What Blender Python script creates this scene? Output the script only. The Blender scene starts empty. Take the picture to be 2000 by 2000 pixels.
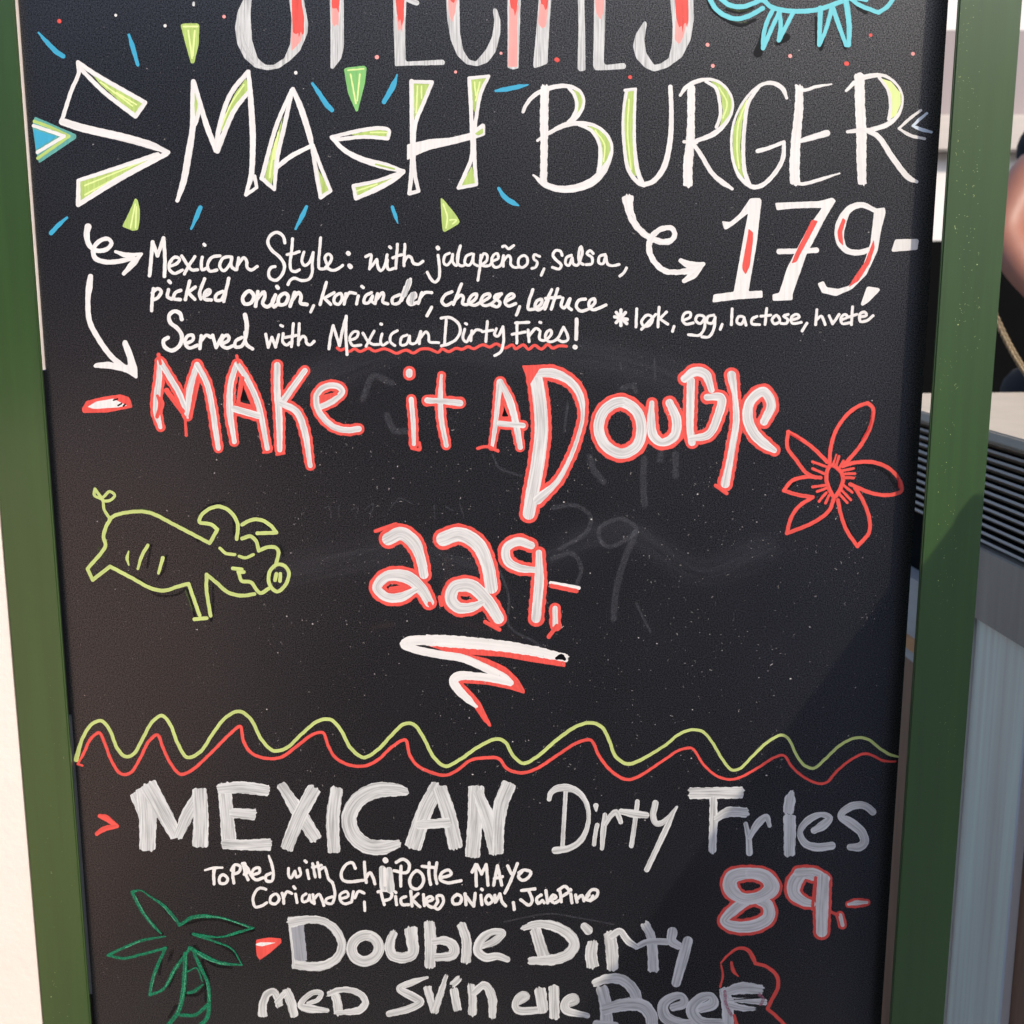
import bpy, bmesh, math, random
from mathutils import Vector, Matrix
from mathutils.geometry import tessellate_polygon
random.seed(7)
S = bpy.context.scene
COL = S.collection

# ------------------------------------------------------------------ camera
FPX, HALF = 2400.0, 1000.0
PITCH = math.atan(FPX / 11940.0)
DIST = 1.144
CY, CZ = -DIST * math.cos(PITCH), 1.30 + DIST * math.sin(PITCH)
CAM = Vector((0, CY, CZ))
cd = bpy.data.cameras.new('camera'); cam = bpy.data.objects.new('camera', cd); COL.objects.link(cam)
cam.location = CAM; cam.rotation_euler = (math.radians(90) - PITCH, 0, 0)
cd.sensor_width = 36; cd.lens = 36 * FPX / 2000; cd.clip_start = 0.05; cd.clip_end = 2000
cd.dof.use_dof = True; cd.dof.focus_distance = DIST; cd.dof.aperture_fstop = 8
S.camera = cam
S.render.resolution_x = S.render.resolution_y = 1024

# ------------------------------------------------------------------ light
SUND = Vector((0.588, -1.0, 0.91)).normalized()
elev = math.asin(SUND.z); azi = math.atan2(SUND.x, SUND.y)
w = bpy.data.worlds.new('World'); S.world = w; w.use_nodes = True
nt = w.node_tree; bg = nt.nodes['Background']
sky = nt.nodes.new('ShaderNodeTexSky'); sky.sky_type = 'NISHITA'; sky.sun_disc = False
sky.dust_density = 3.0; sky.ozone_density = 5.0; sky.sun_elevation = elev; sky.sun_rotation = azi
nt.links.new(sky.outputs[0], bg.inputs[0]); bg.inputs[1].default_value = 0.15
sl = bpy.data.lights.new('sun', 'SUN'); so = bpy.data.objects.new('sun', sl); COL.objects.link(so)
sl.energy = 2.0; sl.angle = math.radians(0.5); sl.color = (1.0, 0.89, 0.74)
so.rotation_euler = SUND.to_track_quat('Z', 'Y').to_euler(); so.location = (2, -3, 4)
S.view_settings.view_transform = 'Standard'; S.view_settings.look = 'None'
S.view_settings.exposure = 0.74; S.view_settings.gamma = 1.0
S.render.engine = 'CYCLES'

# ------------------------------------------------------------------ geometry of sight lines
FW = Vector((0, math.cos(PITCH), -math.sin(PITCH))); UP = Vector((0, math.sin(PITCH), math.cos(PITCH))); RT = Vector((1, 0, 0))
def ray(px, py): return FW * FPX + RT * (px - HALF) + UP * (HALF - py)
def on_y(px, py, Y=0.0):
    d = ray(px, py); t = (Y - CAM.y) / d.y; return CAM + d * t
def on_z(px, py, Z):
    d = ray(px, py); t = (Z - CAM.z) / d.z; return CAM + d * t
def on_plane(px, py, P, N):
    d = ray(px, py); t = (P - CAM).dot(N) / d.dot(N); return CAM + d * t

# ------------------------------------------------------------------ object helpers
def prop(o, label=None, cat=None, group=None, kind=None):
    if label: o['label'] = label
    if cat: o['category'] = cat
    if group: o['group'] = group
    if kind: o['kind'] = kind
    return o
def empty(name, loc, label, cat, group=None, rotz=0):
    o = bpy.data.objects.new(name, None); COL.objects.link(o); o.location = loc; o.rotation_euler = (0, 0, rotz)
    o.empty_display_size = 0.05
    return prop(o, label, cat, group)
def link(name, me, mats, parent=None, smooth=False):
    if not isinstance(mats, (list, tuple)): mats = [mats]
    for m in mats: me.materials.append(m)
    if smooth:
        for p in me.polygons: p.use_smooth = True
    o = bpy.data.objects.new(name, me); COL.objects.link(o)
    if parent is not None:
        o.parent = parent
        # geometry is written in world space: keep it there
        M = Matrix.Identity(4); q = parent
        while q is not None:
            M = Matrix.LocRotScale(q.location, q.rotation_euler, None) @ M if q.type == 'EMPTY' else M
            q = q.parent
        if any(abs(M[i][j] - (i == j)) > 1e-9 for i in range(4) for j in range(4)):
            me.transform(M.inverted())
    return o
def box_bm(bm, a, b, bev=0.0):
    a = Vector(a); b = Vector(b); c = (a + b) / 2; s = b - a
    r = bmesh.ops.create_cube(bm, size=1.0, matrix=Matrix.Translation(c) @ Matrix.Diagonal((s.x, s.y, s.z, 1)))
    if bev > 0:
        es = list({e for v in r['verts'] for e in v.link_edges})
        bmesh.ops.bevel(bm, geom=es, offset=bev, segments=2, affect='EDGES')
def box(name, a, b, mat, parent=None, bev=0.0, M=None):
    bm = bmesh.new(); box_bm(bm, a, b, bev)
    if M is not None: bm.transform(M)
    me = bpy.data.meshes.new(name); bm.to_mesh(me); bm.free()
    return link(name, me, mat, parent)

# ------------------------------------------------------------------ materials
def lin(c): return tuple(((v / 255) / 12.92 if v / 255 <= .04045 else ((v / 255 + .055) / 1.055) ** 2.4) for v in c)
class NT:
    def __init__(s, name):
        s.m = bpy.data.materials.new(name); s.m.use_nodes = True; s.t = s.m.node_tree
        s.b = s.t.nodes['Principled BSDF']
    def n(s, typ, **kw):
        x = s.t.nodes.new(typ)
        for k, v in kw.items():
            if k in x.inputs: x.inputs[k].default_value = v
            else: setattr(x, k, v)
        return x
    def l(s, a, b): s.t.links.new(a, b)
    def ramp(s, fac, p0, p1, c0, c1):
        r = s.n('ShaderNodeValToRGB'); s.l(fac, r.inputs[0])
        r.color_ramp.elements[0].position = p0; r.color_ramp.elements[1].position = p1
        r.color_ramp.elements[0].color = (*c0, 1); r.color_ramp.elements[1].color = (*c1, 1)
        return r
    def noise(s, vec, scale, detail=3, rough=.5):
        x = s.n('ShaderNodeTexNoise'); x.inputs['Scale'].default_value = scale
        x.inputs['Detail'].default_value = detail; x.inputs['Roughness'].default_value = rough
        if vec is not None: s.l(vec, x.inputs['Vector'])
        return x
    def mapping(s, src, scale):
        x = s.n('ShaderNodeMapping'); x.inputs['Scale'].default_value = scale; s.l(src, x.inputs['Vector']); return x
    def bump(s, h, strength, dist):
        x = s.n('ShaderNodeBump'); x.inputs['Strength'].default_value = strength; x.inputs['Distance'].default_value = dist
        s.l(h, x.inputs['Height']); s.l(x.outputs[0], s.b.inputs['Normal']); return x

def paint(name, c, streak=0.12, brush=0.0, rough=0.45, alpha=None, c2=None):
    """marker or brush paint: colour varies in streaks along the stroke (uv.x runs along it)"""
    k = NT(name); uv = k.n('ShaderNodeUVMap'); uv.uv_map = 'UVMap'
    mp = k.mapping(uv.outputs[0], (9, 170 if not brush else 120, 1))
    n1 = k.noise(mp.outputs[0], 1.0, 3, .6)
    base = lin(c); dark = tuple(v * (1 - streak) for v in base)
    r = k.ramp(n1.outputs[0], .35, .62, dark, base)
    out = r.outputs[0]
    tc = k.n('ShaderNodeTexCoord')
    n2 = k.noise(tc.outputs['Object'], 55, 4, .6)
    mx = k.n('ShaderNodeMix', data_type='RGBA', blend_type='MULTIPLY'); mx.inputs[0].default_value = 1.0
    r2 = k.ramp(n2.outputs[0], .3, .7, (1 - .5 * streak - .25 * brush,) * 3, (1, 1, 1))
    k.l(out, mx.inputs[6]); k.l(r2.outputs[0], mx.inputs[7]); out = mx.outputs[2]
    if brush:
        n3 = k.noise(k.mapping(uv.outputs[0], (14, 330, 1)).outputs[0], 1.0, 2, .5)
        r3 = k.ramp(n3.outputs[0], .34, .56, tuple(v * (1 - brush) for v in base), base)
        m3 = k.n('ShaderNodeMix', data_type='RGBA', blend_type='MIX'); m3.inputs[0].default_value = .62
        k.l(out, m3.inputs[6]); k.l(r3.outputs[0], m3.inputs[7]); out = m3.outputs[2]
        ue = k.n('ShaderNodeUVMap'); ue.uv_map = 'Edge'; se = k.n('ShaderNodeSeparateXYZ'); k.l(ue.outputs[0], se.inputs[0])
        re_ = k.ramp(se.outputs[0], .35, .95, (1 - .28 * brush,) * 3, (1, 1, 1))
        m4 = k.n('ShaderNodeMix', data_type='RGBA', blend_type='MULTIPLY'); m4.inputs[0].default_value = 1.0
        k.l(out, m4.inputs[6]); k.l(re_.outputs[0], m4.inputs[7]); out = m4.outputs[2]
    k.l(out, k.b.inputs['Base Color']); k.b.inputs['Roughness'].default_value = rough
    k.b.inputs['Specular IOR Level'].default_value = .4
    k.bump(n1.outputs[0], .25, .0002)
    if alpha is not None:
        n4 = k.noise(tc.outputs['Object'], 420, 3, .7)
        if alpha == 'streak':
            n4 = k.noise(k.mapping(uv.outputs[0], (5, 90, 1)).outputs[0], 1.0, 4, .65); alpha = (0, .06)
        lo, hi = alpha
        r4 = k.ramp(n4.outputs[0], .3, .7, (lo,) * 3, (hi,) * 3)
        ao = r4.outputs[0]
        if hi < .2:      # wiped paint fades out towards the edge of the stroke
            ue = k.n('ShaderNodeUVMap'); ue.uv_map = 'Edge'; se = k.n('ShaderNodeSeparateXYZ'); k.l(ue.outputs[0], se.inputs[0])
            re_ = k.ramp(se.outputs[0], .15 if hi < .1 else .6, 1.0, (1, 1, 1), (0, 0, 0))
            m5 = k.n('ShaderNodeMix', data_type='RGBA', blend_type='MULTIPLY'); m5.inputs[0].default_value = 1.0
            k.l(ao, m5.inputs[6]); k.l(re_.outputs[0], m5.inputs[7]); ao = m5.outputs[2]
        k.l(ao, k.b.inputs['Alpha'])
    return k.m

PM = {
 'W': paint('white_marker', (226, 222, 217), .12),
 'V': paint('pale_marker', (214, 226, 236), .10),
 'w': paint('grey_white_brush_paint', (220, 220, 217), .30, .55),
 'g': paint('wiped_ghost_paint', (150, 150, 158), .2, alpha=(.0, .15)),
 'f': paint('smeared_film', (130, 100, 92), .2, alpha='streak'),
 'P': paint('pink_smear', (200, 130, 150), .2, .3, alpha=(.2, .7)),
 'G': paint('lime_marker', (180, 203, 112), .22),
 'H': paint('mid_green_marker', (130, 192, 112), .18),
 'L': paint('pale_lime_marker', (218, 232, 152), .10),
 'T': paint('teal_marker', (98, 165, 155), .22),
 'B': paint('blue_marker', (62, 160, 192), .10),
 'c': paint('cyan_marker', (112, 200, 208), .10),
 'R': paint('coral_red_marker', (230, 86, 76), .2),
 'r': paint('deep_red_marker', (200, 50, 48), .2),
 'K': paint('pink_marker', (240, 160, 152), .12),
 'Y': paint('yellow_green_marker', (190, 202, 122), .16),
 'D': paint('dark_green_marker', (34, 140, 100), .4, .4, alpha=(.4, 1)),
 'd': paint('light_green_flecks', (92, 176, 136), .4, .3, alpha=(.3, 1)),
 'h': paint('dim_olive_marker', (92, 112, 60), .4, alpha=(.1, .7)),
 'b': paint('black_marker_residue', (3, 3, 5), .2, rough=.5, alpha=(.15, .9)),
 'q': paint('thin_grey_brush_paint', (158, 160, 166), .2, .3),
 'm': paint('wiped_chalk_haze', (150, 150, 160), .2, alpha='streak'),
 'o': paint('layered_white_paint', (226, 223, 219), .30, .42),
 'k': paint('black_marker', (6, 6, 9), .2, rough=.32),
}
PM['g'].use_nodes = True

def board_mat():
    k = NT('black_board_coating'); tc = k.n('ShaderNodeTexCoord')
    o = tc.outputs['Object']
    n = k.noise(o, 9, 4, .6)
    r = k.ramp(n.outputs[0], .35, .7, (.0018, .0019, .0036), (.0036, .0036, .0058))
    # fine powder grain
    g = k.noise(o, 800, 2, .8)
    rg = k.ramp(g.outputs[0], .45, .78, (0, 0, 0), (.003, .0029, .0034))
    mx = k.n('ShaderNodeMix', data_type='RGBA', blend_type='ADD'); mx.inputs[0].default_value = 1
    k.l(r.outputs[0], mx.inputs[6]); k.l(rg.outputs[0], mx.inputs[7])
    k.l(mx.outputs[2], k.b.inputs['Base Color'])
    n2 = k.noise(o, 6, 3, .5)
    rr = k.ramp(n2.outputs[0], .3, .7, (.335,) * 3, (.365,) * 3)
    k.l(rr.outputs[0], k.b.inputs['Roughness'])
    k.b.inputs['IOR'].default_value = 2.3
    gs = k.noise(o, 900, 3, .85); rs = k.ramp(gs.outputs[0], .38, .72, (.0,) * 3, (.70,) * 3); k.l(rs.outputs[0], k.b.inputs['Specular IOR Level'])
    k.b.inputs['Coat Weight'].default_value = 1.0; k.b.inputs['Coat Roughness'].default_value = .22; k.b.inputs['Coat IOR'].default_value = 1.38
    k.bump(g.outputs[0], .3, .00010)
    return k.m
def simple(name, c, rough=.5, var=.12, scale=8, metal=0, bump=None, ior=1.5, stretch=(1, 1, 1), linear=False):
    k = NT(name); tc = k.n('ShaderNodeTexCoord'); mp = k.mapping(tc.outputs['Object'], stretch)
    n = k.noise(mp.outputs[0], scale, 5, .6)
    base = c if linear else lin(c)
    r = k.ramp(n.outputs[0], .3, .7, tuple(v * (1 - var) for v in base), tuple(min(1, v * (1 + var)) for v in base))
    k.l(r.outputs[0], k.b.inputs['Base Color']); k.b.inputs['Roughness'].default_value = rough
    k.b.inputs['Metallic'].default_value = metal; k.b.inputs['IOR'].default_value = ior
    if bump:
        n2 = k.noise(mp.outputs[0], bump[0], 3, .6); k.bump(n2.outputs[0], bump[1], bump[2])
    return k.m
M_BOARD = board_mat()
M_GREEN = simple('green_powder_coated_steel', (42, 70, 24), .40, .14, 26, stretch=(3, 1, .12), bump=(420, .25, .0003), ior=1.6)
_b = M_GREEN.node_tree.nodes['Principled BSDF']; _b.inputs['Coat Weight'].default_value = 1; _b.inputs['Coat Roughness'].default_value = .2; _b.inputs['Coat IOR'].default_value = 1.6
M_GREEN_EDGE = simple('green_cut_edge', (70, 130, 45), .4, .1, 12)
M_STEEL = simple('brushed_steel', (255, 236, 212), .38, .18, 60, metal=.1, stretch=(1, 1, .03), bump=(300, .12, .0004))
M_DARKSTEEL = simple('dark_steel_bar', (150, 144, 136), .4, .18, 14, metal=.6, stretch=(1, 2, .2))
M_CREAM = simple('cream_render', (230, 216, 204), .8, .05, 4, bump=(90, .3, .002))
M_PEACH = simple('peach_render', (226, 190, 166), .8, .05, 2, bump=(90, .3, .002))
M_WALLW = simple('white_plaster', (222, 216, 210), .75, .03, 4)
M_GREYW = simple('grey_mauve_plaster', (150, 138, 136), .7, .05, 3)
M_TAN = simple('tan_laminate', (186, 176, 166), .55, .08, 9, stretch=(1, 1, 6))
M_BEIGE = simple('beige_counter_top', (186, 172, 152), .55, .06, 14, bump=(160, .3, .0006))
M_SLAT = simple('grey_louvre_slat', (186, 164, 142), .45, .10, 20)
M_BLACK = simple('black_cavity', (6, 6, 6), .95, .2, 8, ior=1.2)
M_WOOD = simple('brown_wood_board', (140, 100, 72), .5, .22, 14, stretch=(6, 6, .5))
M_PAVE = simple('grey_paving', (122, 118, 112), .85, .12, 3, bump=(60, .5, .004))
M_ASPHALT = simple('dark_asphalt', (34, 37, 44), .9, .2, 30, bump=(300, .5, .004))
M_FACADE = simple('dark_grey_facade', (38, 44, 58), .8, .12, 1.2)
M_GLASS = simple('dark_window_glass', (18, 22, 28), .12, .1, 2)
M_SCREEN = simple('added_screen_canvas', (112, 122, 142), .8, .08, 5, bump=(200, .3, .002))
_t = M_SCREEN.node_tree; _tr = _t.nodes.new('ShaderNodeBsdfTranslucent'); _tr.inputs[0].default_value = (.5, .55, .65, 1)  # translucent so the added screen passes bluish light into the shade
_mx = _t.nodes.new('ShaderNodeMixShader'); _mx.inputs[0].default_value = .45
_t.links.new(_t.nodes['Principled BSDF'].outputs[0], _mx.inputs[1]); _t.links.new(_tr.outputs[0], _mx.inputs[2])
_t.links.new(_mx.outputs[0], _t.nodes['Material Output'].inputs[0])
M_DUST = simple('pale_dust_flecks', (176, 170, 164), .8, .2, 90)
M_POLLEN = simple('yellowish_dust_flecks', (196, 206, 140), .8, .2, 90)
M_SKIN = simple('skin', (150, 100, 80), .5, .06, 20)
M_CLOTH = simple('black_cotton', (12, 12, 14), .9, .2, 30)
M_HAIR = simple('dark_brown_hair', (50, 32, 24), .5, .2, 30)
M_BRASS = simple('beige_gold_chain', (150, 132, 104), .45, .2, 80, metal=.3)
M_TROUSER = simple('dark_trousers', (26, 28, 36), .9, .1, 20)
M_BOTTLE = simple('dark_glass_jar', (30, 24, 22), .15, .1, 20)
M_ORANGE = simple('orange_brown_wood_end', (206, 140, 84), .5, .1, 16)

# ------------------------------------------------------------------ the ground
def slabs():
    bm = bmesh.new(); bmesh.ops.create_grid(bm, x_segments=1, y_segments=1, size=400)
    me = bpy.data.meshes.new('pavement'); bm.to_mesh(me); bm.free()
    o = link('pavement', me, M_PAVE); prop(o, kind='structure'); return o
ground = slabs()
rd = bpy.data.meshes.new('added_dark_road'); rd.from_pydata([(-60, -11.5, .006), (60, -11.5, .006), (60, -1.3, .006), (-60, -1.3, .006)], [], [(0, 1, 2, 3)])
prop(link('added_dark_road', rd, M_ASPHALT), kind='structure')  # unseen dark ground added behind the viewer to dim the board's reflections

# ------------------------------------------------------------------ the sign
YF, YFL, YB = -0.0314, -0.010, 0.0                       # front faces of frame plate and of board
xl = on_y(109.5, 1000, YB).x; xr = on_y(1787, 1000, YB).x
sil = on_y(101.5, 1000, YFL).x; sol = on_y(84, 2000, YFL).x
sir = on_y(1806, 1000, YF).x; sor = on_y(1920.5, 1000, YF).x
ZT, ZB = 1.98, 0.34
sign = empty('menu_sign', (0, 0, 0), 'tall black menu board hung in a green steel frame, covered in handwritten offers', 'menu sign')
panel = box('board', (xl, YB, ZB + .02), (xr, YB + .006, ZT - .02), M_BOARD, sign, .0008)
def stile(x0, x1, y):
    bm = bmesh.new(); box_bm(bm, (x0, y, .012), (x1, y + .005, ZT + .06), .0013)
    me = bpy.data.meshes.new('stile'); bm.to_mesh(me); bm.free()
    return link('stile', me, M_GREEN, sign)
stl, strr = stile(sol, sil, YFL), stile(sir, sor, YF)
# folded return flange behind each outer edge
box('flange', (sol + .001, YFL + .0055, .012), (sol + .005, YFL + .03, ZT + .06), M_GREEN_EDGE, sign)
box('flange', (sor - .005, YF + .0055, .012), (sor - .001, YF + .03, ZT + .06), M_GREEN_EDGE, sign)
box('rail', (sil, YF + .0005, ZT), (sir, YF + .0055, ZT + .06), M_GREEN, sign, .0008)
box('rail', (sil, YF + .0005, ZB - .06), (sir, YF + .0055, ZB), M_GREEN, sign, .0008)
for x in (sol, sor - .06):
    box('foot', (x, -.24, 0), (x + .06, .26, .0115), M_GREEN, sign, .002)
# hooks that hold the board in the frame
for z in (ZB + .05, ZT - .09):
    for a, b in ((sol + .01, xl + .02), (xr - .02, sor - .01)):
        box('bracket', (a, YB + .0065, z), (b, YB + .010, z + .03), M_DARKSTEEL, sign)
p = on_y(172, 1945, YB + .004)
box('bracket', (xl - .010, YB + .0005, .70), (xl - .0005, YB + .007, p.z), M_BLACK, sign)

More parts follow.
